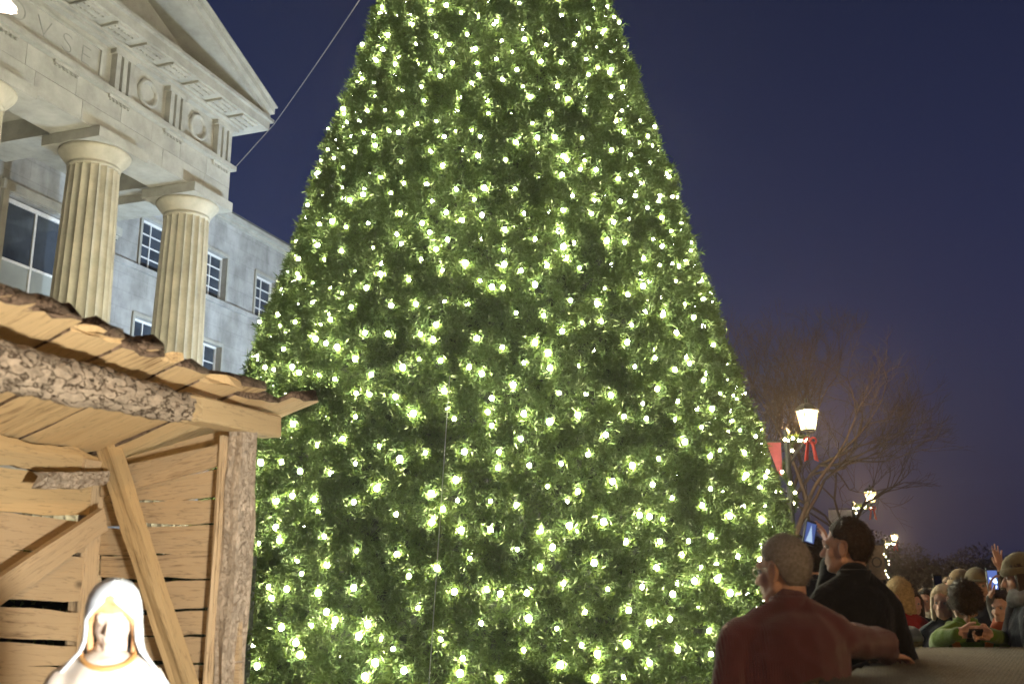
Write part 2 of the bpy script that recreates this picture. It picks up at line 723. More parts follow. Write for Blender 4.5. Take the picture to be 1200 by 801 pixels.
# ------------------------------------------------------------------ flood lights
def flood(pos, target, power, col, label, spot=75, size=.12, stand=False):
    pos, target = Vector(pos), Vector(target)
    root = empty('flood_light', Matrix.Translation((pos.x, pos.y, pos.z)), label, 'flood light', 'ground flood lights')
    d = (target - pos).normalized()
    q = d.to_track_quat('Y', 'Z')
    Mh = Matrix.Translation(pos + Vector((0, 0, .22))) @ q.to_matrix().to_4x4()
    b = MB().box(-.16, .16, -.10, .04, -.11, .11)
    for k in range(5):
        b.box(-.14 + .06 * k, -.12 + .06 * k, -.14, -.10, -.09, .09)
    b.build('housing', M['black'], root, Mh)
    MB().box(-.14, .14, .041, .05, -.09, .09).build('lens', emit('flood lens', col, 12), root, Mh)
    MB().box(-.19, .19, -.03, .03, -.22, -.20).box(-.19, -.17, -.03, .03, -.20, .02).box(.17, .19, -.03, .03, -.20, .02) \
        .build('bracket', M['black'], root, Matrix.Translation(pos + Vector((0, 0, .22))))
    if stand:
        sb_ = MB().tube([(pos.x, pos.y, 0), (pos.x, pos.y, pos.z)], .015, 8)
        for k in range(3):
            sb_.tube([(pos.x, pos.y, pos.z * .45), (pos.x + .3 * cos(k * 2.1), pos.y + .3 * sin(k * 2.1), .01)], .010, 6)
        sb_.build('stand', M['black'], root)
    l = bpy.data.lights.new('flood', 'SPOT')
    l.energy = power
    l.color = col
    l.spot_size = radians(spot)
    l.spot_blend = .6
    l.shadow_soft_size = size
    lo = bpy.data.objects.new('flood_lamp', l)
    place(lo, root, Matrix.Translation(pos + Vector((0, 0, .22)) + d * .07) @ d.to_track_quat('-Z', 'Y').to_matrix().to_4x4())
    return root


# ------------------------------------------------------------------ courthouse
AZ = radians(19.62)
E_ = Vector((sin(AZ), cos(AZ), 0))
N_ = Vector((cos(AZ), -sin(AZ), 0))
B0 = -14.4 * N_
MBLD = Matrix(((E_.x, -N_.x, 0, B0.x), (E_.y, -N_.y, 0, B0.y), (0, 0, 1, 0), (0, 0, 0, 1)))


def bw(s, q, z):
    return MBLD @ Vector((s, -q, z))


bld = empty('courthouse', MBLD, 'pale stone courthouse with fluted columns, pediment and a windowed wing', 'building')
FLOOR = 2.0
S_END = 19.1
S0 = 2.5
COLS = [18.28, 15.3, 12.3, 9.3, 6.3]


def bbox(name, s0, s1, q0, q1, z0, z1, m='stone', parent=None):
    return MB().box(s0, s1, -q1, -q0, z0, z1).build(name, M[m], parent or bld, MBLD)


# stylobate with steps
st = MB()
for k in range(6):
    st.box(S0 - .3 * k, S_END + .5 + .3 * k, -(1.0 + .35 * k), 4, FLOOR - .333 * (k + 1) + .002 * k, FLOOR - .333 * k)
st.build('stylobate', M['stone'], bld, MBLD)

# columns
for c in COLS:
    prof = []
    for k in range(9):
        t = k / 8
        prof.append((.64 - .14 * t ** 1.3, FLOOR + t * (9.68 - FLOOR)))
    co = MB().lathe(prof, 160, (c, 0, 0), flute=20, depth=.05).build('column', M['stone_col'], bld, MBLD, smooth=False)
    MB().lathe([(.47, 9.66), (.515, 9.68), (.515, 9.72), (.50, 9.73), (.52, 9.76), (.62, 9.88), (.68, 9.96), (.695, 10.01), (.67, 10.04)],
               48, (c, 0, 0)).build('echinus', M['stone_col'], co, MBLD, smooth=True)
    MB().box(c - .71, c + .71, -.71, .71, 10.035, 10.25).build('abacus', M['stone'], co, MBLD)

# architrave backing and its stones
ar = bbox('architrave', S0, S_END - .02, -.5, .47, 10.26, 11.12)
for row in range(2):
    s = 9.0 + (.55 if row else 0)
    zz0 = 10.25 + .435 * row
    while s < S_END - .3:
        w = rnd.choice((.95, 1.1, 1.25)) if row else rnd.choice((1.2, 1.45, 1.55))
        s1 = min(s + w, S_END)
        if S_END - s1 < .4:
            s1 = S_END
        j = rnd.uniform(-.004, .004)
        bbox('stone_block', s + .005, s1 - .005, .46, .50 + j, zz0 + .004, zz0 + .431, parent=ar)
        s = s1
bbox('taenia', S0, S_END + .06, -.45, .63, 11.125, 11.235)
fr = bbox('frieze', S0, S_END, -.45, .46, 11.237, 12.12)
# inscription panel frame
pf = MB()
pf.box(6.6, 14.72, -.50, -.455, 11.93, 12.0).box(6.6, 14.72, -.50, -.455, 11.30, 11.36)
pf.box(14.66, 14.72, -.50, -.455, 11.36, 11.93)
pf.build('panel_frame', M['stone'], fr, MBLD)
# inscription: raised letters, darker colour standing in for shade in cut strokes
TXT, XW = 'COVRT HOVSE', []
LET = []
for ch in TXT:
    if ch == ' ':
        LET.append(None)
        continue
    tcv = bpy.data.curves.new('t', 'FONT')
    tcv.body = ch
    tcv.size = .62
    tcv.extrude = .004
    tcv.offset = -.02
    tob = bpy.data.objects.new('t', tcv)
    COL.objects.link(tob)
    dg = bpy.context.evaluated_depsgraph_get()
    tme = bpy.data.meshes.new_from_object(tob.evaluated_get(dg))
    bpy.data.objects.remove(tob)
    tme.materials.clear()
    tme.materials.append(M['stone_dark'])
    LET.append(tme)
sx_ = 14.42
for tme in reversed(LET):
    if tme is None:
        sx_ -= .62
        continue
    xs = [v.co.x for v in tme.vertices]
    wdt = (max(xs) - min(xs)) * 1.12
    sx_ -= wdt
    obj('letter', tme, fr, MBLD @ Matrix.Translation((sx_ - min(xs) * 1.12, -.464, 11.44)) @ Matrix.Rotation(pi / 2, 4, 'X')
        @ Matrix.Diagonal((1.12, .92, 1, 1)))
    sx_ -= .27

# triglyphs, wreaths, guttae, mutules
for c in (15.25, 16.95, 18.68):
    b = MB()
    for k in range(3):
        x = c - .2 + .2 * k
        b.box(x - .06, x + .06, -.60, -.46, 11.24, 12.02)
    b.box(c - .31, c + .31, -.61, -.455, 12.02, 12.12)
    b.build('triglyph', M['stone'], fr, MBLD)
for c in (12.3, 13.78, 15.25, 16.95, 18.68):
    b = MB().box(c - .31, c + .31, -.56, -.50, 11.06, 11.122)
    for k in range(6):
        b.lathe([(.028, 0), (.018, .05)], 8, (c - .26 + .104 * k, -.53, 11.012))
    b.build('guttae', M['stone'], ar, MBLD)


def torus(mb, c, R, r, n=32, m=8, wob=0):
    V, F = [], []
    for i in range(n):
        a = 2 * pi * i / n
        for j in range(m):
            q = 2 * pi * j / m
            rr = R + r * cos(q) * (1 + wob * sin(9 * a))
            V.append((c[0] + rr * cos(a), c[1] + r * 1.2 * sin(q), c[2] + rr * sin(a)))
    for i in range(n):
        for j in range(m):
            F.append((i * m + j, i * m + (j + 1) % m, ((i + 1) % n) * m + (j + 1) % m, ((i + 1) % n) * m + j))
    mb.add(V, F)


for c in (16.1, 17.82):
    b = MB()
    torus(b, (c, -.47, 11.68), .27, .05, wob=.25)
    b.build('wreath', M['stone'], fr, MBLD, smooth=True)
for k in range(13):
    c = 18.95 - .85 * k
    b = MB().box(c - .3, c + .3, -1.08, -.52, 12.26, 12.315)
    for i in range(6):
        for j in range(3):
            b.lathe([(.022, 0), (.03, .03)], 6, (c - .24 + .096 * i, -.98 + .17 * j, 12.232))
    b.build('mutule', M['stone'], bld, MBLD)
# cornice
cb = MB()
cb.box(S0, S_END + .10, -.60, .4, 12.122, 12.20)
cb.box(S0, S_END + .16, -.68, .4, 12.202, 12.26)
cb.box(S0, S_END + .55, -1.14, 4.0, 12.315, 12.52)
cb.box(S0, S_END + .62, -1.22, 4.0, 12.522, 12.60)
cb.build('cornice', M['stone'], bld, MBLD)
# pediment: tympanum and raking cornice
SL = .385
SA = 10.8


def rake_z(s):
    return 12.60 + (S_END + .62 - s) * SL


ty = MB()
ty.add([(SA, -.35, 12.6), (S_END, -.35, 12.6), (SA, -.35, rake_z(SA) - .1), (SA, 3.5, 12.6), (S_END, 3.5, 12.6), (SA, 3.5, rake_z(SA) - .1),
        (2 * SA - S_END, -.35, 12.6), (2 * SA - S_END, 3.5, 12.6)],
       [(0, 1, 2), (6, 0, 2), (1, 4, 5, 2), (2, 5, 7, 6)])
ty.build('tympanum', M['stone'], bld, MBLD)


def rake(q0, q1, d0, d1, m, name, parent):
    sE = S_END + .62
    for sgn in (1, -1):
        def X(s):
            return s if sgn > 0 else 2 * SA - s
        V = []
        for y in (-q1, -q0):
            V += [(X(sE), y, rake_z(sE) + d0), (X(SA), y, rake_z(SA) + d0), (X(SA), y, rake_z(SA) + d1), (X(sE), y, rake_z(sE) + d1)]
        F = [(0, 1, 2, 3), (7, 6, 5, 4), (0, 4, 5, 1), (3, 2, 6, 7), (0, 3, 7, 4), (1, 5, 6, 2)]
        MB().add(V, F).build(name, M[m], parent, MBLD)


rake(-4, 1.10, .02, .16, 'stone', 'raking_cornice', bld)
rake(-4, 1.22, .162, .30, 'stone', 'raking_cornice', bld)
rake(-4, 1.30, .302, .34, 'stone', 'raking_cornice', bld)
rake(-9, 1.26, .342, .38, 'roof', 'roof', bld)

# portico ceiling, inner beams, cella wall
bbox('portico_ceiling', S0, S_END - .3, -3.2, -.5, 10.9, 11.1)
for s in (18.28, 15.3, 12.3):
    bbox('ceiling_beam', s - .4, s + .4, -2.8, -.52, 10.45, 10.895)
bbox('side_architrave', S_END - .9, S_END - .01, -3.6, -.51, 10.262, 12.11)
QW = -2.9
bbox('cella_wall', S0, 15.95, QW - .4, QW, FLOOR, 10.9, 'ashlar')
bbox('cella_wall', 17.95, S_END, QW - .4, QW, FLOOR, 10.9, 'ashlar')
bbox('cella_wall', 15.95, 17.95, QW - .4, QW, 9.86, 10.9, 'ashlar')
bbox('cella_wall', 15.95, 17.95, QW - .4, QW, FLOOR, 4.4, 'ashlar')
pi_ = bbox('pilaster', 18.2, 19.0, QW, QW + .28, FLOOR, 9.75)
MB().box(18.15, 19.05, -(QW + .33), -QW, 9.752, 9.85).box(18.1, 19.1, -(QW + .4), -QW, 9.852, 10.05).build('pilaster_capital', M['stone'], pi_, MBLD)


def window(s0, s1, z0, z1, q, cols, rows, name='window', fw=.06, bw_=.035, blind=0, parent=None):
    """frame, muntins and one pane per opening, set back in the wall"""
    b = MB()
    b.box(s0, s0 + fw, -q, -q + .1, z0, z1).box(s1 - fw, s1, -q, -q + .1, z0, z1)
    b.box(s0 + fw, s1 - fw, -q, -q + .1, z0, z0 + fw).box(s0 + fw, s1 - fw, -q, -q + .1, z1 - fw, z1)
    pw = (s1 - s0 - 2 * fw - (cols - 1) * bw_) / cols
    ph = (z1 - z0 - 2 * fw - (rows - 1) * bw_) / rows
    for i in range(1, cols):
        x = s0 + fw + i * pw + (i - 1) * bw_
        b.box(x, x + bw_, -q + .02, -q + .08, z0 + fw, z1 - fw)
    for j in range(1, rows):
        z = z0 + fw + j * ph + (j - 1) * bw_
        b.box(s0 + fw, s1 - fw, -q + .021, -q + .079, z, z + bw_)
    w = b.build(name, M['winframe'], parent or bld, MBLD)
    pm = make_mesh('pane', *_boxvf(pw, ph), M['glass'])
    pb = make_mesh('pane', *_boxvf(pw, ph), M['blind'])
    for i in range(cols):
        for j in range(rows):
            x = s0 + fw + i * (pw + bw_)
            z = z0 + fw + j * (ph + bw_)
            obj('pane', pb if j < blind else pm, w, MBLD @ Matrix.Translation((x, -q + .045, z)))
    return w


def _boxvf(w, h):
    b = MB().box(0, w, 0, .01, 0, h)
    return b.V, b.F


window(16.0, 17.9, 4.45, 9.82, QW - .12, 2, 4, fw=.09, bw_=.06, blind=3)
sur = MB()
sur.box(15.80, 15.95, -(QW + .06), -QW, 4.4, 9.90).box(17.95, 18.1, -(QW + .06), -QW, 4.4, 9.90).box(15.75, 18.15, -(QW + .09), -QW, 9.902, 10.1)
sur.build('window_surround', M['stone'], bld, MBLD)

# wing: wall built round its window openings
QG = -3.6
SW0, SW1 = 19.12, 46.0
wing = empty('wing', MBLD)
wing.parent = bld
wing.matrix_basis = I4
wins = []
for k in range(8):
    s0 = 21.05 + 2.68 * k
    wins.append((s0, s0 + 1.12))
Z1, Z2, Z3, Z4 = 6.55, 8.45, 9.93, 11.2


def wbox(s0, s1, z0, z1, d=.35, q=QG, m='ashlar', name='wing_wall'):
    return bbox(name, s0, s1, q - d, q, z0, z1, m, wing)


for (z0, z1) in ((0, Z1), (Z2, Z3 - .262), (Z4, 12.28)):
    wbox(SW0, SW1, z0, z1)
for (z0, z1) in ((Z1, Z2), (Z3 - .12, Z4)):
    s = SW0
    for a, c in wins:
        wbox(s, a, z0, z1)
        s = c
    wbox(s, SW1, z0, z1)
MB().box(SW0, SW1, -(QG + .10), -(QG - .3), Z3 - .26, Z3 - .122).build('string_course', M['ashlar'], wing, MBLD)
MB().box(SW0, SW1, -(QG + .14), -(QG - .3), 12.282, 12.36).box(SW0, SW1, -(QG + .30), -(QG - .3), 12.362, 12.50) \
    .build('wing_cornice', M['stone'], wing, MBLD)
MB().box(SW0, SW1, -(QG + .24), 12, 12.502, 12.6).build('wing_roof', M['roof'], wing, MBLD)
MB().box(SW0, SW1, 4.6, 4.7, 0, 12.28).build('inner_wall', M['roof'], wing, MBLD)
for a, c in wins:
    window(a + .003, c - .003, Z3 - .118, Z4 - .003, QG - .14, 2, 4, parent=wing)
    window(a + .003, c - .003, Z1 + .003, Z2 - .003, QG - .14, 2, 4, parent=wing, blind=rnd.choice((0, 0, 2)))
    sl = MB().box(a - .08, a, -(QG + .05), -QG, Z3 - .12, Z4 + .10).box(c, c + .08, -(QG + .05), -QG, Z3 - .12, Z4 + .10) \
        .box(a, c, -(QG + .05), -QG, Z4, Z4 + .10)
    sl.build('window_surround', M['stone'], wing, MBLD)
    sl = MB().box(a - .08, a, -(QG + .05), -QG, Z1, Z2 + .10).box(c, c + .08, -(QG + .05), -QG, Z1, Z2 + .10) \
        .box(a, c, -(QG + .05), -QG, Z2, Z2 + .10)
    sl.build('window_surround', M['stone'], wing, MBLD)
# the rest of the block behind the portico
bbox('block_wall', S0, S_END, -12, QW - .41, 0, 12.3)

COOL = (.62, .81, 1.0)
flood(bw(23.5, 9.0, 0), bw(18.2, .4, 11.0), 7200, COOL, 'black flood light on the lawn facing the courthouse corner', 70)
flood(bw(27.5, 8.0, 0), bw(25.0, -3.6, 9.5), 13000, COOL, 'black flood light on the lawn facing the courthouse wing', 75)
flood(bw(10.0, 6.0, 0), bw(15.5, 0, 7.5), 900, (1.0, .90, .62), 'added warm flood light hidden behind the stable, brightening the columns', 70)  # added, out of sight: lifts the camera-facing sides of the columns
flood(bw(16.8, -1.5, FLOOR), bw(16.7, -1.7, 10.9), 220, (1.0, .93, .74), 'small flood light on the portico floor between two columns', 110)
flood(bw(13.8, -1.5, FLOOR), bw(13.8, -1.7, 10.9), 220, (1.0, .93, .74), 'small flood light on the portico floor left of the near column', 110)

# ------------------------------------------------------------------ christmas tree
TX, TY, TAP = -.24, 13.0, 15.35
TS = .2735
Mtree = Matrix.Translation((TX, TY, 0))
tree = empty('christmas_tree', Mtree, 'giant cone shaped green christmas tree covered in white lights', 'christmas tree')


def lump(th, z):
    R = TS * (TAP - z)
    x = th * np.maximum(R, 1.0)
    return (.012 * np.sin(2.1 * x + 1.3 * z) + .012 * np.sin(3.7 * z - 1.9 * x + 1) + .018 * np.sin(6.1 * x + 5.3 * z + 2)
            + .02 * np.sin(8.3 * z - 4.7 * x) + .05 * np.sin(19 * x + 1 + 2 * np.sin(3 * z)) * np.sin(17 * z + 2 * np.sin(4 * x)))


def sample_cone(n, front):
    z = TAP - np.sqrt(nr.random(n)) * (TAP - .25)
    z = TAP - np.sqrt(nr.random(n) * (1 - 0.0)) * (TAP - .25)
    th = np.where(nr.random(n) < front, nr.uniform(-1.9, 1.9, n), nr.uniform(1.9, 2 * pi - 1.9, n))
    return th - pi / 2, z


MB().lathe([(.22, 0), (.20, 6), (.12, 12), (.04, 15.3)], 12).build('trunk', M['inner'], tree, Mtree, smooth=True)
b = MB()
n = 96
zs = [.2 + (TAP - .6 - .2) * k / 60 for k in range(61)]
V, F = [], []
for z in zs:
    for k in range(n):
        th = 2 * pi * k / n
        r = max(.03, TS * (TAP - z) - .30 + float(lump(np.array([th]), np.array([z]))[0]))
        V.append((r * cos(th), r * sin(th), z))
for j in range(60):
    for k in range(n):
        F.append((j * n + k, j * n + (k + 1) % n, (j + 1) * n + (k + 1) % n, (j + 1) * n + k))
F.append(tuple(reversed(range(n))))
MB().add(V, F).build('dark_core', M['inner'], tree, Mtree, smooth=True)  # dark backing cone: its colour makes the gaps between sprigs look shaded

# bulbs: roughly even, clumped a little
area_front = 2400
pts = []
thb, zb = sample_cone(17000, .74)
grid = {}
kept = []
for a, zz in zip(thb, zb):
    R = TS * (TAP - zz)
    if R < .12:
        continue
    o_ = lump(np.array([a]), np.array([zz]))[0] + rnd.uniform(-.13, .0)
    p = Vector(((R + o_) * cos(a), (R + o_) * sin(a), zz))
    key = (int(p.x * 4), int(p.y * 4), int(p.z * 4))
    ok = True
    dmin = .12 if rnd.random() < .035 else .25
    for i in (-1, 0, 1):
        for j in (-1, 0, 1):
            for k in (-1, 0, 1):
                for q in grid.get((key[0] + i, key[1] + j, key[2] + k), ()):
                    if (q - p).length < dmin:
                        ok = False
    if ok:
        grid.setdefault(key, []).append(p)
        kept.append(p)


NS, K = 90000, 18
from mathutils.kdtree import KDTree
kd = KDTree(len(kept))
for i_, p in enumerate(kept):
    kd.insert(p, i_)
kd.balance()
th, z = sample_cone(NS, .86)
dep = nr.random(NS) ** 1.6 * .32
Rr = TS * (TAP - z) + lump(th, z) - dep - .04
out = np.stack([np.cos(th), np.sin(th), np.full(NS, .27)], 1)
out /= np.linalg.norm(out, axis=1)[:, None]
base = np.stack([Rr * np.cos(th), Rr * np.sin(th), z], 1)
ax = out * .9 + nr.normal(0, .55, (NS, 3)) + np.array([0, 0, .12])
ax /= np.linalg.norm(ax, axis=1)[:, None]
ln = nr.uniform(.07, .16, NS)
base = base - ax * ln[:, None] * .5
# the bulbs stand in small clearings between the sprigs
mid = base + ax * ln[:, None] * .5
far = np.array([kd.find(Vector(q))[2] for q in mid])
okm = far > nr.uniform(.03, .075, NS)
base, ax, ln = base[okm], ax[okm], ln[okm]
NS = len(base)
t = nr.uniform(.1, 1, (NS, K))
perp = nr.normal(0, 1, (NS, K, 3))
dr = ax[:, None, :] * .55 + perp / np.linalg.norm(perp, axis=2)[:, :, None] * .85
dr /= np.linalg.norm(dr, axis=2)[:, :, None]
nl = nr.uniform(.055, .105, (NS, K))
p0 = base[:, None, :] + ax[:, None, :] * (ln[:, None] * t)[:, :, None]
tip = p0 + dr * nl[:, :, None]
sd = np.cross(dr, nr.normal(0, 1, (NS, K, 3)))
sd /= np.linalg.norm(sd, axis=2)[:, :, None]
wd = nr.uniform(.006, .0105, (NS, K))[:, :, None]
tri = np.stack([p0 - sd * wd, p0 + sd * wd, tip], 2).reshape(-1, 3)
me = big_mesh('needles', tri, np.arange(len(tri)).reshape(-1, 3), M['needle'])
tag(obj('needles', me, tree, Mtree), kind='stuff')

def ico(r, sub):
    import bmesh
    bm = bmesh.new()
    bmesh.ops.create_icosphere(bm, subdivisions=sub, radius=r)
    V = [tuple(v.co) for v in bm.verts]
    F = [tuple(v.index for v in f.verts) for f in bm.faces]
    bm.free()
    return V, F


IV, IF = ico(1.0, 2)
bulb_me = make_mesh('light_bulb', [(x, y, zz * 1.15) for x, y, zz in IV], IF, M['bulb'], smooth=True)


def seen_key(p):
    w = p + Vector((TX, TY, 0)) - CO
    f_ = CF.dot(w)
    u = 600 + FPX * w.x / f_
    v = 400.5 - FPX * CU.dot(w) / f_
    nrm = Vector((p.x, p.y, 0)).normalized()
    facing = -nrm.dot(Vector((w.x, w.y, 0)).normalized())
    vis = 0 <= v <= 801 and 300 < u < 900 and facing > .15
    return (0 if vis else 1, w.length)


kept.sort(key=seen_key)
for i, p in enumerate(kept[:300]):
    r = rnd.uniform(.015, .027)
    obj('light_bulb', bulb_me, tree, Mtree @ Matrix.Translation(p) @ Matrix.Diagonal((r, r, r, 1)))
I1V, I1F = ico(1.0, 1)
I1V = np.array(I1V)
VV, FF = [], []
for p in kept[300:]:
    r = rnd.uniform(.015, .027)
    FF.append(np.array(I1F) + len(VV) * len(I1V))
    VV.append(I1V * r + np.array(p))
me = big_mesh('light_bulb', np.concatenate(VV), np.concatenate(FF), M['bulb'])
tag(obj('light_bulb', me, tree, Mtree), kind='stuff')
print('bulbs', len(kept))
#STAGE2
# ------------------------------------------------------------------ nativity stable
AZS = radians(13.5)
ES = Vector((sin(AZS), cos(AZS), 0))
BS = Vector((sin(radians(-62)), cos(radians(-62)), 0))
ZUP = Vector((0, 0, 1))
PFF = at(279, 600, 5.0)
PFF.z = 0
NF = ES.cross(ZUP).normalized()          # front plane normal (to the right)
NE = BS.cross(ZUP).normalized()
if NE.y > 0:
    NE = -NE                             # end wall, inner side faces the camera
stable = empty('stable', Matrix.Translation(PFF), 'rough sawn wooden nativity stable with slab roof beside the tree', 'stable')


def pf(u, v, off=0.0):                   # point on the open front
    return onplane(u, v, NF, PFF + NF * off)


def pe(u, v, off=0.0):                   # point on the far end wall, off metres towards the camera
    return onplane(u, v, NE, PFF + NE * off)


PBC = pe(112, 640)
PBC.z = 0


def pb(u, v, off=0.0):                   # point on the back wall
    return onplane(u, v, NF, PBC + NF * off)


def slab(name, p0, p1, width, thick, nrm, seed, m='plank', wav=.012, endw=.02, edge=None, parent=None, seg=14, taper=1.0, ext=0.0, dome=0.0):
    """a rough board from p0 to p1; width across, thick along nrm; live edges"""
    p0, p1 = Vector(p0), Vector(p1)
    x = (p1 - p0)
    L = x.length
    x.normalize()
    nz = Vector(nrm)
    y = nz.cross(x).normalized()
    zz = x.cross(y).normalized()
    Mx = Matrix(((x.x, y.x, zz.x, p0.x), (x.y, y.y, zz.y, p0.y), (x.z, y.z, zz.z, p0.z), (0, 0, 0, 1)))
    NW = 4
    V, F, I = [], [], []

    def nn(a, b, c=0.0):
        return noise.noise(Vector((a * 1.0 + seed * 13.7, b + seed * 3.1, c)))
    for i in range(seg + 1):
        t = i / seg
        xx = -ext + t * (L + 2 * ext)
        w = width * (1 + (taper - 1) * t)
        e0 = -w / 2 + wav * (nn(xx * 3.5, 0) * 1.2 + nn(xx * 11, 5) * .5)
        e1 = w / 2 + wav * (nn(xx * 3.5, 9) * 1.2 + nn(xx * 11, 14) * .5)
        for side in (1, -1):
            for k in range(NW + 1):
                f_ = k / NW if side > 0 else 1 - k / NW
                yy = e0 + (e1 - e0) * f_
                zc = side * thick / 2 + .25 * thick * nn(xx * 2.0, f_ * 2 + side * 7) * (1 if 0 < k < NW else .6)
                if dome and side > 0:
                    zc = thick / 2 + dome * (1 - (2 * f_ - 1) ** 2) + .02 * nn(xx * 6, f_ * 3)
                elif edge is not None and (k == 0 or k == NW):
                    zc *= .55
                ex = 0
                if i == 0 or i == seg:
                    ex = endw * nn(f_ * 3.1 + 2 * i, 31 + i)
                V.append((xx + ex, yy, zc))
    m_ = 2 * (NW + 1)
    for i in range(seg):
        for k in range(m_):
            k2 = (k + 1) % m_
            F.append((i * m_ + k, (i + 1) * m_ + k, (i + 1) * m_ + k2, i * m_ + k2))
            I.append(1 if (edge is not None and (k in (NW, m_ - 1) or (dome and k < NW))) else 0)
    F.append(tuple(range(m_)))
    F.append(tuple(reversed([seg * m_ + k for k in range(m_)])))
    I += [1, 1] if dome > .02 else [0, 0]
    mats = [M[m]] + ([M[edge]] if edge else [])
    sm_ = make_mesh(name, V, F, mats, False, I)
    sm_.polygons.foreach_set('use_smooth', [q == 1 for q in I])
    return obj(name, sm_, parent or stable, Mx)


# front beam: bark covered log, hewn square at its far end
A = pf(-60, 415)
Bm = pf(212, 479)
Cm = pf(317, 500)
zb = (A.z + Cm.z) / 2
NSEG, NR = 110, 36
ax_ = (Cm - A)
LB = ax_.length
ax_.normalize()
by = ZUP.cross(ax_).normalized()
bz = ax_.cross(by)
Mbm = Matrix(((ax_.x, by.x, bz.x, A.x), (ax_.y, by.y, bz.y, A.y), (ax_.z, by.z, bz.z, A.z), (0, 0, 0, 1)))
V, F, I = [], [], []
split = (Bm - A).length / LB
for i in range(NSEG + 1):
    t = i / NSEG
    log = 1.0 if t < split - .02 else (.0 if t > split + .03 else .5)
    for k in range(NR):
        a = 2 * pi * k / NR
        ca, sa = cos(a), sin(a)
        sq = 1.0 / max(abs(ca), abs(sa))
        r_log = .081 * (1.16 - .34 * t) + .012 * noise.noise(Vector((t * 9, ca * 2, sa * 2))) + .010 * noise.noise(Vector((t * 40, ca * 6, sa * 6))) - .016 * max(0, .18 - abs(noise.noise(Vector((t * 22, ca * 4 + 9, sa * 4))))) / .18
        r_sq = min(.060 * sq, .081) + .004 * noise.noise(Vector((t * 14, ca, sa)))
        r = r_log * log + r_sq * (1 - log)
        V.append((t * LB, r * ca, r * sa * .95))
for i in range(NSEG):
    for k in range(NR):
        F.append((i * NR + k, i * NR + (k + 1) % NR, (i + 1) * NR + (k + 1) % NR, (i + 1) * NR + k))
        t = (i + .5) / NSEG
        jag = split + .02 * noise.noise(Vector((k * .9, 3, 1)))
        I.append(0 if t < jag else 1)
F.append(tuple(reversed(range(NR))))
F.append(tuple(NSEG * NR + k for k in range(NR)))
I += [1, 1]
fbm = make_mesh('front_beam', V, F, [M['bark'], M['hewn']], False, I)
fbm.polygons.foreach_set('use_smooth', [q == 0 for q in I])
obj('front_beam', fbm, stable, Mbm)

# roof: slabs laid on the beam, falling slightly to the back
PLT = pb(60, 521, .07)
DB = abs((PLT - Cm).dot(NF) / BS.dot(NF))
SLOPE = (Cm.z + .085 - PLT.z) / DB
print('roof slope', SLOPE, DB)
ztop = .085


def roofpt(u, v):
    """point on the underside of the roof"""
    hor = -BS                                         # towards the front
    nrm = (ES.cross(hor + ZUP * SLOPE)).normalized()
    return onplane(u, v, nrm, Cm + ZUP * ztop)


rn = ES.cross(-BS + ZUP * SLOPE).normalized()
if rn.z < 0:
    rn = -rn
edges = [-150, -95, -40, 19, 76, 130, 172, 196, 232, 272, 312, 338]
SKY_U = [-200, -60, 0, 60, 125, 170, 240, 300, 365, 420]
SKY_V = [392, 408, 416, 424, 429, 437, 453, 467, 472, 480]


def project(P):
    w_ = P - CO
    f_ = CF.dot(w_)
    return 600 + FPX * w_.x / f_, 400.5 - FPX * CU.dot(w_) / f_


def overhang(c, fwd, i):
    """how far a slab reaches past the beam"""
    best = .05
    for k in range(3, 60):
        u_, v_ = project(c + fwd * (k * .01) + ZUP * .03)
        if v_ < np.interp(u_, SKY_U, SKY_V) + (4 if i % 2 else -3):
            break
        best = k * .01
    return best


tips = [340, 352, 362, 372, 388, 402, 418, 430, 441, 452, 466]
base_v = lambda u: 487 - (317 - u) * .272 if u < 400 else 487
for i in range(len(edges) - 1):
    u0, u1 = edges[i], edges[i + 1]
    r0 = onplane(u0, base_v(u0), NF, PFF)
    r1 = onplane(u1, base_v(u1), NF, PFF)
    c = (r0 + r1) / 2
    c = Cm + ES * ((c - Cm).dot(ES)) + ZUP * (ztop + .012)
    w = abs((r1 - r0).dot(ES)) * 1.0
    fwd = (-BS + ZUP * SLOPE).normalized()
    ov = overhang(c, fwd, i) if i < len(edges) - 2 else .19
    back = DB + .10 + rnd.uniform(-.03, .06)
    thick = rnd.uniform(.028, .045)
    lift = rnd.uniform(0, .018)
    slab('roof_slab', c - fwd * back + ZUP * lift, c + fwd * ov + ZUP * (lift + rnd.uniform(-.01, .02)), w + rnd.uniform(-.022, -.004), thick, rn,
         100 + i, 'plank', wav=.014, endw=.07, edge='bark_dark', taper=rnd.uniform(.93, 1.06), dome=rnd.choice((.012, .022, .034)))
# a second course of off-cuts lying on top: their bark edges make the skyline
for i, (u0, u1, ov, zz_) in enumerate([(-60, -5, .20, .05), (8, 62, .17, .055), (70, 128, .19, .05), (128, 172, .13, .055), (225, 292, .16, .045)]):
    r0 = onplane(u0, base_v(u0), NF, PFF)
    r1 = onplane(u1, base_v(u1), NF, PFF)
    c = (r0 + r1) / 2
    c = Cm + ES * ((c - Cm).dot(ES)) + ZUP * (ztop + zz_)
    w = abs((r1 - r0).dot(ES))
    slab('roof_slab', c - fwd * (DB * .9), c + fwd * (overhang(c + ZUP * .05, fwd, i) - .02), w, .04, rn, 130 + i, 'plank', wav=.02, endw=.06, edge='bark_dark', dome=.03)

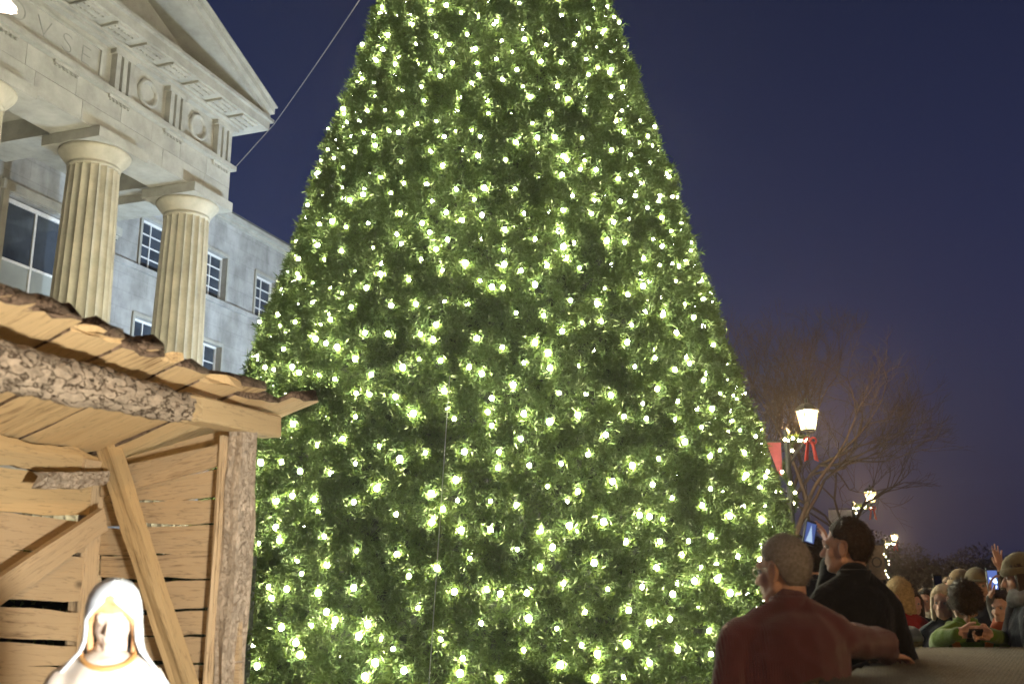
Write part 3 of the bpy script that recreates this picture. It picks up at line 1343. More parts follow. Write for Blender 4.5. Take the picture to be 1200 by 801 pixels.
# front posts
pt = pf(285, 512)
pbm = pf(272, 800)
slab('post', Vector((PFF.x, PFF.y, 0)) + BS * .045 * 0, PFF + ZUP * (Cm.z - .06),   .100, .11, NE, 3, 'bark_fine', wav=.02, endw=.01, seg=24)
slab('post_strip', PFF + BS * .066 + NE * .03, PFF + BS * .066 + NE * .03 + ZUP * (Cm.z - .09), .036, .09, NE, 4, 'plank_old', wav=.005, endw=.01, seg=10)
pfar = PFF - ES * 2.9
slab('post', pfar, pfar + ZUP * (Cm.z - .10), .14, .14, NE, 5, 'bark_fine', wav=.02, endw=.01, seg=24)
# back posts
bh = Cm.z - .02 - (PBC - PFF).length * SLOPE
slab('post', PBC + NE * .05, PBC + NE * .05 + ZUP * bh, .085, .09, NE, 6, 'plank_old', wav=.006, endw=.01)
pb2 = PBC - ES * 2.9
slab('post', pb2, pb2 + ZUP * bh, .09, .09, NE, 7, 'plank_old', wav=.006, endw=.01)
# back top plate with its wavy lower edge
t0, t1 = pb(-140, 500, .07), pb(112, 548, .07)
slab('top_plate', t0, t1, .135, .05, NF, 8, 'hewn', wav=.03, endw=.02, seg=22, edge='bark_dark')
# back wall boards
for i, (v0, v1, va, vb, mm) in enumerate([(548, 598, 560, 606, 'plank'), (602, 640, 611, 650, 'plank_old'), (645, 700, 652, 706, 'plank_old'),
                                          (711, 745, 718, 751, 'plank_old'), (753, 776, 757, 781, 'plank_old'), (779, 812, 784, 812, 'plank_old'),
                                          (816, 860, 816, 855, 'plank_old'), (864, 920, 860, 915, 'plank_old'), (925, 985, 920, 975, 'plank_old')]):
    a0, a1 = pb(0, v0, .0), pb(0, v1, .0)
    b0, b1 = pb(110, va, .0), pb(110, vb, .0)
    p0, p1 = (a0 + a1) / 2, (b0 + b1) / 2
    d_ = (p1 - p0)
    p0 = p0 - d_ * 2.2
    w = ((a0 - a1).length + (b0 - b1).length) / 2
    slab('wall_board', p0, p1 + d_.normalized() * .05, w * 1.0, .022, NF, 20 + i, mm, wav=.010, endw=.02, seg=16)
# end wall boards
ev = [(545, 576, 517, 541), (577, 585, 545, 583), (588, 615, 585, 611), (618, 649, 614, 646), (652, 677, 648, 676), (683, 714, 678, 711), (719, 744, 716, 743),
      (747, 775, 745, 774), (779, 808, 777, 806), (812, 850, 809, 848), (854, 900, 852, 897), (905, 960, 900, 950)]
for i, (v0, v1, va, vb) in enumerate(ev):
    off = .045 if i == 0 else .0
    ex_ = -.06 if i == 0 else .05
    a0, a1 = pe(146, v0, off), pe(146, v1, off)
    b0, b1 = pe(275, va, off), pe(275, vb, off)
    p0, p1 = (a0 + a1) / 2, (b0 + b1) / 2
    d_ = (p1 - p0)
    w0, w1 = (a0 - a1).length, (b0 - b1).length
    slab('wall_board', p0 - d_ * .22, p1 + d_ * ex_, w0 * 1.01, .024, NE, 50 + i, 'plank_old', wav=.012, endw=.01, taper=w1 / w0, seg=14)
# upper gable board behind, in the gap under the roof
p0, p1 = pe(150, 548, -.02), pe(278, 512, -.02)
slab('wall_board', p0 + ZUP * .01, p1 + ZUP * .01, .09, .02, NE, 70, 'plank_old', wav=.006)
# big brace from the back plate down to the front sill
p0, p1 = pe(128, 528, .11), pe(216, 801, .11)
dd = (p1 - p0)
slab('brace', p0 - dd * .02, p1 + dd * .55, .108, .06, NE, 80, 'hewn', wav=.008, endw=.015, seg=16)
# plank brace across the back wall
p0, p1 = pb(-40, 718, .13), pb(121, 608, .13)
slab('brace', p0 - (p1 - p0) * 1.2, p1, .118, .035, NF, 81, 'plank_old', wav=.006, endw=.004, seg=14)
# split slab with bark hanging under the plate
p0, p1 = pb(48, 561, .17), pb(121, 560, .17)
slab('bark_slab', p0, p1, .07, .05, NF, 82, 'bark_fine', wav=.03, endw=.06, seg=12)
p0, p1 = pb(95, 548, .09), pb(123, 552, .09)
slab('corner_block', p0, p1, .09, .05, NF, 83, 'plank_old', wav=.004, endw=.01, seg=6)

# flood light on the stable
WARM = (1.0, .94, .84)
flood((.30, 1.7, .70), (-1.75, 4.5, 1.75), 720, WARM, 'black flood light on a short stand aimed at the stable', 80, .12, True)

# ------------------------------------------------------------------ star on a pole behind the near end of the stable
M['rope'] = emit('rope light', (1.0, .80, .66), 14)
sc_ = at(-41, -16, 4.3)
star = empty('star_ornament', Matrix.Translation((sc_.x, sc_.y, 0)), 'glowing rope light star at the top left corner on a pole', 'star')
MB().tube([(sc_.x, sc_.y + .03, 0), (sc_.x, sc_.y + .03, sc_.z)], .02, 8).build('pole', M['metal'], star)
ps = []
for k in range(10):
    a = pi * k / 5 - .49
    r = .27 if k % 2 == 0 else .115
    ps.append(sc_ + Vector((r * cos(a), 0, r * sin(a))))
MB().tube(ps + ps[:2], .012, 6).build('star_frame', M['metal'], star, Matrix.Translation((0, .02, 0)))
MB().tube(ps + ps[:2], .022, 8).build('rope_light', M['rope'], star, smooth=True)

# ------------------------------------------------------------------ people
M['eye'] = mat('eye', (.30, .27, .25), rough=.3, var=.02)
M['iris'] = mat('iris', (.03, .02, .015), rough=.2, var=.02)


def cloth(name, base, rough=.85, bump=.25, bs=60, var=.3):
    return mat(name, base, rough=rough, var=var, scale=6, bump=bump, bscale=bs, spec=.15, sheen=.15)


def hand_caps(mb, W_, d, a, n_, curl=.35, s=1.0, spread=.0):
    """palm, four unequal fingers and a thumb; d along the fingers, a towards the thumb, n_ the palm side"""
    d, a, n_ = Vector(d).normalized(), Vector(a).normalized(), Vector(n_).normalized()
    W_ = Vector(W_)
    for k in range(4):
        o_ = (.027 - .0185 * k) * s
        mb.cap(W_ + a * o_ * .75, .0145 * s, W_ + d * .082 * s + a * o_, .0115 * s, n=8)
    for k, (lf, bs) in enumerate(((.95, .0), (1.05, .004), (1.0, .0), (.78, -.007))):
        o_ = (.0295 - .0198 * k) * s
        p = W_ + d * (.085 + bs) * s + a * o_
        ang = 0
        sp = spread * (1.5 - k)
        d0 = (d * cos(sp) + a * sin(sp)).normalized()
        rr = .0092
        for sl_ in (.042, .026, .021):
            ang += curl * (1 if sl_ > .04 else 1.15)
            dd_ = d0 * cos(ang) + n_ * sin(ang)
            q = p + dd_ * sl_ * lf * s
            mb.cap(p, rr * s, q, (rr - .0009) * s, n=8)
            p = q
            rr -= .0009
    p = W_ + d * .022 * s + a * .030 * s + n_ * .006 * s
    q = p + (d * .55 + a * (.75 + spread) + n_ * .35 * (1 if curl > .1 else .2)).normalized() * .045 * s
    mb.cap(p, .0135 * s, q, .0105 * s, n=8)
    mb.cap(q, .0105 * s, q + (d * .85 + a * .25 + n_ * .35 * curl * 2).normalized() * .032 * s, .009 * s, n=8)


def person(label, u, v, Y, yaw=0.0, hy=0.0, hp=0.0, top=None, trousers=None, hair=None, style='short', group='people in the crowd',
           arms=None, wide=1.0, scale=None, vox=.011, skin=None, hat=None, collar=True, hood=False, scarf=None, lean=0.0, glasses=False, head_scale=1.0):
    """u, v: photo pixel of the head's centre; yaw: degrees the body is turned to the left of facing away; hy, hp: head turn to the left and nod"""
    hc = at(u, v, Y)
    s = scale if scale else hc.z / 1.605
    Ry = Matrix.Rotation(radians(yaw), 4, 'Z')
    root_p = Vector((hc.x, hc.y, 0))
    root_p -= (Ry @ Vector((0, .035 + lean, 0))) * s
    zoff = hc.z - 1.605 * s
    Mp = Matrix.Translation((root_p.x, root_p.y, zoff)) @ Ry @ Matrix.Scale(s, 4)
    root = empty('person', Matrix.Translation((root_p.x, root_p.y, 0)), label, 'person', group)
    inv = Mp.inverted()
    sk = skin or M['skin']
    body, topm, leg = MB(), MB(), MB()
    w = wide
    H = Vector((0, .035 + lean, 1.605))
    Rh = (Matrix.Rotation(radians(hy), 3, 'Z') @ Matrix.Rotation(radians(-hp), 3, 'X'))

    def hd(p):
        return H + Rh @ (Vector(p) * head_scale)
    k_ = head_scale
    # head
    body.ell(hd((0, -.014, .022)), (.074 * k_, .094 * k_, .098 * k_), Rh)
    body.ell(hd((0, .024, -.045)), (.057 * k_, .064 * k_, .075 * k_), Rh)
    body.cap(hd((-.018, .056, -.092)), .021 * k_, hd((.018, .056, -.092)), .021 * k_)
    body.cap(hd((-.05, .0, -.06)), .022 * k_, hd((-.02, .056, -.09)), .02 * k_)
    body.cap(hd((.05, .0, -.06)), .022 * k_, hd((.02, .056, -.09)), .02 * k_)
    body.cap(hd((0, .080, .005)), .009 * k_, hd((0, .102, -.036)), .014 * k_)
    body.cap(hd((-.012, .090, -.038)), .009 * k_, hd((.012, .090, -.038)), .009 * k_)
    body.cap(hd((-.036, .070, .020)), .013 * k_, hd((.036, .070, .020)), .013 * k_)
    body.cap(hd((-.018, .080, -.062)), .008 * k_, hd((.018, .080, -.062)), .008 * k_)
    body.cap(hd((-.016, .079, -.072)), .008 * k_, hd((.016, .079, -.072)), .008 * k_)
    body.ell(hd((-.045, .048, -.03)), (.022 * k_, .024 * k_, .024 * k_), Rh)
    body.ell(hd((.045, .048, -.03)), (.022 * k_, .024 * k_, .024 * k_), Rh)
    for sd_ in (-1, 1):
        Re = Rh @ Matrix.Rotation(radians(-18 * sd_), 3, 'Z')
        body.ell(hd((sd_ * .082, -.012, -.010)), (.010 * k_, .021 * k_, .034 * k_), Re)
        body.ell(hd((sd_ * .074, .002, -.012)), (.008 * k_, .008 * k_, .014 * k_), Re)
        rim = [(.010, .020), (.004, .030), (-.008, .034), (-.019, .026), (-.022, .008), (-.016, -.012), (-.004, -.030), (.006, -.034)]
        for q in range(len(rim) - 1):
            xo = [.0, .004, .009, .012, .012, .008, .003, .0]
            body.cap(hd((sd_ * (.084 + xo[q]), -.012 + rim[q][0], -.008 + rim[q][1])), .0052 * k_,
                     hd((sd_ * (.084 + xo[q + 1]), -.012 + rim[q + 1][0], -.008 + rim[q + 1][1])), .0052 * k_, n=8)
    # neck and trunk (under the clothes)
    body.cap(hd((0, -.03, -.07)), .056, (0, -.0 + lean * .4, 1.44), .052)
    body.cap((0, 0, 1.34), .09, (0, 0, 1.05), .10)
    body.cap((-.12 * w, -.0, 1.37), .042, (.12 * w, -.0, 1.37), .042)
    for sd_ in (-1, 1):
        body.cap((sd_ * .09, 0, .95), .085, (sd_ * .10, .01, .50), .05)
        body.cap((sd_ * .10, .01, .50), .05, (sd_ * .10, -.01, .09), .034)
        body.cap((sd_ * .10, -.03, .045), .034, (sd_ * .115, .13, .035), .03)
    # clothes
    topm.ell((0, .0, 1.24), (.19 * w, .135 * w, .24))
    topm.ell((0, -.035, 1.31), (.165 * w, .10 * w, .16))
    topm.ell((0, .01, 1.02), (.178 * w, .132 * w, .20))
    topm.cap((-.145 * w, -.008, 1.375), .068 * w ** .5, (.145 * w, -.008, 1.375), .068 * w ** .5)
    for sd_ in (-1, 1):
        topm.cap((sd_ * .03, -.02, 1.455), .060, (sd_ * .15 * w, -.012, 1.385), .058)
    topm.cap((-.04, -.015, 1.44), .062, (.04, -.015, 1.44), .062)
    topm.cap((0, -.012 + lean * .3, 1.45), .074, (0, -.006 + lean * .4, 1.475), .072)
    leg.ell((0, 0, .95), (.165 * w, .12 * w, .13))
    for sd_ in (-1, 1):
        leg.cap((sd_ * .09, 0, .92), .098 * w, (sd_ * .10, .01, .50), .068)
        leg.cap((sd_ * .10, .01, .50), .068, (sd_ * .10, -.01, .10), .055)
    arms = arms or {}
    for sd_, nm in ((-1, 'L'), (1, 'R')):
        S = Vector((sd_ * .185 * w, -.008, 1.37))
        if nm in arms:
            el, wr, fd, fa, fn, curl, spread = arms[nm]
            el, wr = inv @ Vector(el), inv @ Vector(wr)
            R3 = Ry.to_3x3().inverted()
            fd, fa, fn = R3 @ Vector(fd), R3 @ Vector(fa), R3 @ Vector(fn)
        else:
            el = S + Vector((sd_ * .055, -.02, -.29))
            wr = el + Vector((sd_ * .0, .07, -.25))
            fd = (wr - el).normalized()
            fa, fn, curl, spread = Vector((0, 1, .2)), Vector((-sd_, 0, 0)), .3, 0
        body.cap(S, .045, el, .038)
        body.cap(el, .038, wr, .026)
        hand_caps(body, wr, fd, fa, fn, curl, 1.0, spread)
        topm.cap(S - Vector((sd_ * .012, 0, .018)), .064 * w ** .5, el, .055 * w ** .5)
        cu = el.lerp(wr, .93)
        topm.cap(el, .056 * w ** .5, cu, .042)
    if hood:
        topm.cap((-.07, -.085, 1.45), .05, (.07, -.085, 1.45), .05)
        topm.cap((-.05, -.12, 1.40), .045, (.05, -.12, 1.40), .045)
    seed = u * .37
    bo = body.fuse('body', sk, root, Mp, vox * .55, 2)
    fold = lambda c: .010 * noise.noise(c * 6 + Vector((seed, 0, 0))) + .009 * (.5 - abs(noise.noise(Vector((c.x * 9 + c.z * 5, c.y * 9, c.z * 8 + seed)))) * 2) * .8
    tp = topm.fuse('top', top, root, Mp, vox, 5, disp=fold)
    leg.fuse('trousers', trousers or M['cl_dark'], root, Mp, vox * 1.4, 5, disp=fold)
    for sd_ in (-1, 1):
        MB().cap((sd_ * .10, -.05, .045), .042, (sd_ * .115, .14, .035), .036).box(sd_ * .11 - .045, sd_ * .11 + .045, -.09, .175, -.0, .018) \
            .fuse('shoe', M['black'], root, Mp, vox, 3)
    for sd_ in (-1, 1):
        e = MB().ell((0, 0, 0), (.0115, .0115, .0115), nu=12, nv=8)
        c_ = hd((sd_ * .030, .071, .001))
        eo = e.build('eye', M['eye'], root, Mp @ Matrix.Translation(c_) @ Rh.to_4x4(), True)
        MB().ell((0, .0065, 0), (.0058, .0058, .0058), nu=8, nv=6).build('iris', M['iris'], eo, Mp @ Matrix.Translation(c_) @ Rh.to_4x4(), True)
    if collar:
        b_ = MB()
        V, F = [], []
        nseg = 24
        for j, (rr, zz_) in enumerate(((.055, 1.39), (.071, 1.505), (.064, 1.51), (.050, 1.44))):
            for k in range(nseg):
                a_ = 2 * pi * k / nseg
                V.append((rr * cos(a_) * 1.05, rr * sin(a_) * 1.05 - .012 + lean * .45, zz_ - .028 * max(0, sin(a_))))
        for j in range(3):
            for k in range(nseg):
                F.append((j * nseg + k, j * nseg + (k + 1) % nseg, (j + 1) * nseg + (k + 1) % nseg, (j + 1) * nseg + k))
        b_.add(V, F).build('collar', top, tp, Mp, True)
    Mh = Mp @ Matrix.Translation(H) @ Rh.to_4x4() @ Matrix.Scale(k_, 4)
    if hair is not None:
        V, F = [], []
        nu, nv = 64, 40
        keep = {}
        lim = 0
        thick = {'short': .010, 'buzz': .0045, 'curly': .022, 'long': .014, 'bob': .018, 'mop': .022}[style]
        amp = {'short': .004, 'buzz': .0008, 'curly': .014, 'long': .004, 'bob': .005, 'mop': .011}[style]
        for j in range(nv + 1):
            ph = pi * j / nv
            for k in range(nu):
                a_ = 2 * pi * k / nu
                dx, dy, dz = sin(ph) * cos(a_), sin(ph) * sin(a_), cos(ph)
                # hairline: low at the nape, over the ears, high on the brow
                zl = -.075 + .085 * min(1, max(0, (dy + .35) / .6)) + .075 * min(1, max(0, (dy - .25) / .5))
                if style == 'mop':
                    zl -= .045
                if abs(dx) > .4 and style != 'mop':
                    zl += .055 * math.exp(-((dy - .02) / .28) ** 2)
                nz_ = noise.noise(Vector((dx, dy, dz)) * (9 if style == 'curly' else 5) + Vector((seed, 0, 0))) + \
                    .6 * noise.noise(Vector((dx, dy, dz)) * 22 + Vector((seed, 0, 0)))
                t_ = thick + amp * nz_
                p = Vector(((.074 + t_) * dx, -.014 + (.094 + t_) * dy, .022 + (.098 + t_) * dz))
                dlt = p.z - zl + (.010 * nz_ if style != 'buzz' else .004 * nz_)
                if dlt < 0:          # tuck the edge into the head
                    q = min(1, -dlt / .014)
                    p = Vector(((.074 + t_ * (1 - q) - .012 * q) * dx, -.014 + (.094 + t_ * (1 - q) - .012 * q) * dy, .022 + (.098 + t_ * (1 - q) - .012 * q) * dz))
                keep[(j, k)] = dlt > -.016
                V.append(p)
        for j in range(nv):
            for k in range(nu):
                k2 = (k + 1) % nu
                if keep[(j, k)] or keep[(j + 1, k)] or keep[(j, k2)] or keep[(j + 1, k2)]:
                    F.append((j * nu + k, (j + 1) * nu + k, (j + 1) * nu + k2, j * nu + k2))
        ho_ = MB().add(V, F).build('hair', hair, root, Mh, True)
        # loose strands standing off the cap of hair
        good = [i_ for i_, p in enumerate(V) if (i_ // nu, i_ % nu) in keep and keep[(i_ // nu, i_ % nu)] and p.z > -.09]
        ns_ = 5200 if vox < .0105 else 1500
        L0 = {'short': .016, 'buzz': .006, 'curly': .022, 'long': .02, 'bob': .02, 'mop': .026}[style]
        sel = nr.choice(good, ns_)
        PV = np.array([tuple(V[i_]) for i_ in sel]) + nr.normal(0, .0028, (ns_, 3))
        NV = PV - np.array([0, -.014, .022])
        NV /= np.linalg.norm(NV, axis=1)[:, None]
        flow = np.array([0, -.55, -.55]) if style not in ('buzz', 'curly') else np.zeros(3)
        if style == 'mop':
            flow = np.array([0, .2, -.4])
        D_ = NV * (.45 if style != 'buzz' else 1.0) + flow + nr.normal(0, .33, (ns_, 3))
        D_ /= np.linalg.norm(D_, axis=1)[:, None]
        S_ = np.cross(D_, nr.normal(0, 1, (ns_, 3)))
        S_ /= np.linalg.norm(S_, axis=1)[:, None]
        hw = .0011
        B_ = PV - NV * .002
        tr_ = np.stack([B_ - S_ * hw, B_ + S_ * hw, B_ + D_ * (nr.uniform(.5, 1.3, ns_) * L0)[:, None]], 1).reshape(-1, 3)
        tag(obj('strands', big_mesh('strands', tr_, np.arange(len(tr_)).reshape(-1, 3), hair), ho_, Mh), kind='stuff')
        if style in ('long', 'bob', 'curly'):
            lb = MB()
            zl = {'long': -.26, 'bob': -.12, 'curly': -.10}[style]
            for k in range(15):
                a_ = pi + pi * 1.30 * (k / 14 - .5) * 1.0
                a_ = -pi / 2 + (k / 14 - .5) * pi * 1.25
                r_ = .088
                lb.cap((r_ * .86 * cos(a_), -.014 + r_ * sin(a_), .03), .024, (r_ * .95 * cos(a_), -.012 + r_ * sin(a_) * .98, zl + rnd.uniform(-.02, .02)), .020 if style != 'curly' else .03, n=8)
            lb.fuse('hair_lengths', hair, root, Mh, .010, 2,
                    disp=lambda c: (.012 if style == 'curly' else .004) * noise.noise(Vector((c.x * 60, c.y * 60, c.z * (60 if style == 'curly' else 10)))))
    if hat is not None:
        hm, kind = hat
        hb = MB()
        if kind == 'beanie':
            hb.ell((0, -.014, .045), (.090, .110, .100))
            V, F = [], []
            hb2 = MB()
            torus_z(hb2, (0, -.014, .035), .087, .106, .014, .024)
            hb.V = [p for p in hb.V]
            ho = clip_below(hb, .028).build('beanie', hm, root, Mh, True)
            hb2.build('brim_fold', hm, ho, Mh, True)
        else:
            hb.ell((0, -.014, .045), (.086, .106, .090))
            ho = clip_below(hb, .035).build('cap', hm, root, Mh, True)
            hb2 = MB()
            V, F = [], []
            for j in range(2):
                for k in range(9):
                    a_ = radians(20 + 140 * k / 8)
                    r0 = .085 if j == 0 else .15
                    V.append((.075 * cos(a_) * (1 + .05 * j), .0 + r0 * sin(a_), .045 - .012 * j))
            for k in range(8):
                F.append((k, k + 1, 9 + k + 1, 9 + k))
            n0 = len(V)
            V += [(x, y, z_ - .006) for x, y, z_ in V]
            F += [tuple(reversed([n0 + q for q in f])) for f in F[:8]]
            F += [(9 + k, 9 + k + 1, n0 + 9 + k + 1, n0 + 9 + k) for k in range(8)]
            hb2.add(V, F).build('peak', hm, ho, Mh, True)
    if scarf is not None:
        sb = MB()
        torus_z(sb, (0, .0 + lean * .4, 1.475), .085, .085, .036, .036)
        torus_z(sb, (0, .005 + lean * .4, 1.515), .078, .078, .026, .026)
        sb.cap((.05, .09, 1.46), .035, (.06, .14, 1.26), .04)
        sb.fuse('scarf', scarf, root, Mp, .011, 3, disp=fold)
    if glasses:
        gb = MB()
        for sd_ in (-1, 1):
            ring = [(sd_ * .032 + .022 * cos(2 * pi * q / 16), .088, .0 + .018 * sin(2 * pi * q / 16)) for q in range(17)]
            gb.tube(ring, .0012, 5)
            gb.tube([(sd_ * .054, .086, .004), (sd_ * .079, .06, .006), (sd_ * .083, .0, .010), (sd_ * .080, -.025, .0)], .0016, 6)
        gb.tube([(-.011, .090, .003), (0, .094, .006), (.011, .090, .003)], .0014, 5)
        gb.build('glasses', M['gold'], root, Mh, True)
    return root, Mp


def torus_z(mb, c, Rx, Ryy, r, rz, n=28, m=10):
    V, F = [], []
    for i in range(n):
        a = 2 * pi * i / n
        for j in range(m):
            q = 2 * pi * j / m
            V.append((c[0] + (Rx + r * cos(q)) * cos(a), c[1] + (Ryy + r * cos(q)) * sin(a), c[2] + rz * sin(q)))
    for i in range(n):
        for j in range(m):
            F.append((i * m + j, ((i + 1) % n) * m + j, ((i + 1) % n) * m + (j + 1) % m, i * m + (j + 1) % m))
    mb.add(V, F)


def clip_below(mb, zc):
    V = [(x, y, max(z_, zc)) for x, y, z_ in mb.V]
    o_ = MB()
    o_.V, o_.F, o_.I = V, mb.F, mb.I
    return o_


M['gold'] = mat('glasses metal', (.5, .42, .3), rough=.3, var=.05, metal=.9)
M['cl_dark'] = cloth('dark trousers', (.02, .02, .025))
M['cl_maroon'] = knit('maroon ribbed knit', (.15, .050, .058), 110.0, .6)
M['cl_black'] = cloth('black fleece', (.012, .012, .014), bump=.3)
M['cl_red'] = cloth('red coat', (.30, .02, .02))
M['cl_navy'] = cloth('navy coat', (.018, .022, .035))
M['cl_green'] = cloth('green hoodie', (.10, .17, .03))
M['cl_brown'] = cloth('brown coat', (.07, .045, .03))
M['cl_grey'] = cloth('grey coat', (.10, .10, .10))
M['cl_pink'] = cloth('pink jacket', (.30, .06, .18))
M['cl_cream'] = cloth('cream wool', (.55, .48, .36))
M['cl_tan'] = cloth('tan wool hat', (.30, .21, .11))
M['cl_olive'] = cloth('olive knit hat', (.17, .14, .08))
M['cl_orange'] = cloth('rust scarf', (.35, .08, .03))
M['cl_plaid'] = cloth('grey pattern scarf', (.25, .25, .25), var=.7)
M['h_grey'] = mat('grey hair', (.32, .29, .26), rough=.6, var=.45, scale=90, bump=.5, bscale=220)
M['h_white'] = mat('white blonde hair', (.62, .52, .36), rough=.6, var=.3, scale=60, bump=.6, bscale=160, stretch=(1, 1, .2))
M['h_blonde'] = mat('blonde curls', (.50, .36, .17), rough=.6, var=.4, scale=40, bump=.7, bscale=120)
M['h_brown'] = mat('brown hair', (.055, .033, .02), rough=.5, var=.4, scale=70, bump=.6, bscale=180, stretch=(1, 1, .25))
M['h_dark'] = mat('dark hair', (.022, .015, .01), rough=.5, var=.4, scale=70, bump=.6, bscale=180, stretch=(1, 1, .25))


def phone(pos, look, label, up=(0, 0, 1), picture='tree', roll=0.0, glow=1.0, wd=.072, ht=.145):
    """slab phone; its screen faces look"""
    look = Vector(look).normalized()
    up = Vector(up)
    x = up.cross(look).normalized()
    z_ = look.cross(x).normalized()
    if roll:
        R = Quaternion(look, radians(roll)).to_matrix()
        x, z_ = R @ x, R @ z_
    Mf = Matrix(((x.x, look.x, z_.x, pos[0]), (x.y, look.y, z_.y, pos[1]), (x.z, look.z, z_.z, pos[2]), (0, 0, 0, 1)))
    # keep right handed
    Mf = Mf @ Matrix.Diagonal((-1, 1, 1, 1)) if Mf.to_3x3().determinant() < 0 else Mf
    root = empty('phone', Mf, label, 'phone', 'phones held up by the crowd')
    h, w = ht / 2, wd / 2
    MB().box(-w, w, -.004, .0045, -h, h).box(-w + .004, w - .004, -.0045, .005, -h + .002, h - .002).build('case', M['black'], root, Mf)
    MB().box(-w + .005, w - .005, .0052, .0056, -h + .012, h - .012).build('screen', emit('screen', (.10, .15, .42), .75 * glow), root, Mf)
    if picture == 'tree':
        MB().add([(-.018, .006, -.045), (.018, .006, -.045), (.006, .006, .01), (0, .006, .04), (-.006, .006, .01)], [(0, 1, 2, 3, 4)]) \
            .build('screen_picture', emit('screen tree', (.55, .75, 1.0), .8 * glow), root, Mf)
    elif picture == 'crowd':
        pb_ = MB()
        for q in range(7):
            cx_, cz_ = rnd.uniform(-.02, .02), rnd.uniform(-.045, .04)
            pb_.add([(cx_ + rnd.uniform(.004, .012) * cos(k), .006, cz_ + rnd.uniform(.006, .016) * sin(k)) for k in (0, 1, 2, 3, 4, 5)], [(0, 1, 2, 3, 4, 5)])
        pb_.build('screen_picture', emit('screen faces', (.6, .75, 1.0), 1.4 * glow), root, Mf)
    return root


PTOP = 1.2                                           # height of the ribbed top people lean on

# man in the maroon knit, arm resting on the ribbed top
el = Vector((1.46, 4.20, 1.29))
wr = Vector((1.57, 4.46, 1.232))
person('man in maroon ribbed sweater with short grey hair and glasses, arm on the ribbed platform', 917, 668, 4.0, yaw=6, hy=37, hp=2,
       top=M['cl_maroon'], trousers=M['cl_dark'], hair=M['h_grey'], style='buzz', wide=1.22, vox=.009, glasses=True, head_scale=1.1,
       arms={'R': (el, wr, (.75, .65, -.1), (-.6, .75, 0), (0, 0, -1), .15, .05)})
# man in black filming the tree
ph_c = at(949, 624, 5.12)
wr = at(973, 655, 5.14)
el = at(962, 722, 5.02)
person('man in black fleece with short dark hair holding up a phone', 991, 641, 4.85, yaw=16, hy=40, hp=-4,
       top=M['cl_black'], hair=M['h_brown'], style='short', wide=.94, vox=.009,
       arms={'L': (el, wr, (-.10, .0, 1), (-.15, -.9, .1), (-.9, .2, .0), .24, .0)})
phone(ph_c + Vector((0, .0, 0)), (.25, -1, .05), 'phone with the tree on its blue screen, held up by the man in black', roll=-16, wd=.062, ht=.122)
# dark head between the two men
person('dark haired person glimpsed between the two men near the tree', 951, 657, 5.7, yaw=10, hy=20, top=M['cl_navy'], hair=M['h_dark'], style='short', vox=.012)

CR = 'people in the crowd'
person('woman in red coat with curly blonde hair, back turned', 1053, 699, 8.0, yaw=-5, hy=10, top=M['cl_red'], hair=M['h_blonde'], style='curly', vox=.013, head_scale=1.12)
person('brown haired onlooker facing us just right of the red coat', 1071, 707, 9.2, yaw=170, top=M['cl_brown'], hair=M['h_brown'], style='long', vox=.014)
hx = at(1099, 683, 8.9)
person('dark haired onlooker in beige scarf raising a phone behind the white haired woman', 1084, 704, 9.4, yaw=150, top=M['cl_grey'], hair=M['h_dark'], style='long', vox=.014, scarf=M['cl_cream'],
       arms={'L': (at(1104, 722, 9.0), at(1100, 694, 8.95), (0, 0, 1), (.3, -.9, 0), (-.9, -.3, 0), .3, 0)})
phone(hx, (0, -1, 0), 'small phone raised above the white haired woman', picture='none', glow=.02)
person('smiling woman with white blonde bob in dark coat', 1106, 706, 7.0, yaw=150, hy=-10, top=M['cl_navy'], hair=M['h_white'], style='bob', vox=.012)
# boy in green hoodie
boy, Mboy = person('boy in green hoodie looking down at his phone', 1131, 706, 6.25, yaw=168, hy=0, hp=58, top=M['cl_green'], hair=M['h_brown'], style='mop', vox=.010, hood=True, scale=.93, head_scale=1.06,
       arms={'R': (at(1101, 748, 6.1), at(1124, 741, 5.90), (.9, -.35, .1), (0, -.3, 1), (.25, -.8, -.3), .5, 0),
             'L': (at(1181, 750, 6.15), at(1160, 743, 5.90), (-.9, -.35, .1), (0, -.3, 1), (-.25, -.8, -.3), .5, 0)})
M['emb'] = cloth('orange print', (.50, .17, .03), bump=.1)
for nm_, poly in (('chest_print', [(-.13, 1.375), (-.075, 1.37), (-.06, 1.30), (-.10, 1.31)]), ('chest_print', [(.075, 1.37), (.13, 1.375), (.10, 1.31), (.06, 1.30)]),
                  ('chest_print', [(-.05, 1.335), (.05, 1.335), (.045, 1.30), (-.045, 1.30)])):
    yy = .118
    V = [(x, yy + .012 * (1 - (x / .13) ** 2) + d_, z_) for d_ in (0, .012) for x, z_ in poly]
    n_ = len(poly)
    MB().add(V, [tuple(range(n_)), tuple(reversed(range(n_, 2 * n_)))] + [(k, n_ + k, n_ + (k + 1) % n_, (k + 1) % n_) for k in range(n_)]) \
        .build(nm_, M['emb'], boy, Mboy)
phone(at(1142, 744, 5.86), (.1, .45, .85), 'phone in both hands of the boy in the green hoodie', picture='none', glow=.25)
person('onlooker in tan knitted hat directly behind the boy', 1127, 688, 7.6, yaw=165, top=M['cl_brown'], hair=M['h_brown'], style='bob', hat=(M['cl_tan'], 'beanie'), vox=.013)
hx = at(1163, 679, 6.9)
person('onlooker in olive cap filming with a phone at head height', 1146, 686, 7.3, yaw=150, hy=10, top=M['cl_grey'], hair=M['h_brown'], style='short', hat=(M['cl_olive'], 'cap'), vox=.012,
       arms={'L': (at(1170, 722, 7.0), at(1161, 699, 6.92), (.05, 0, 1), (-.3, -.6, 0), (.6, -.3, 0), .45, 0)})
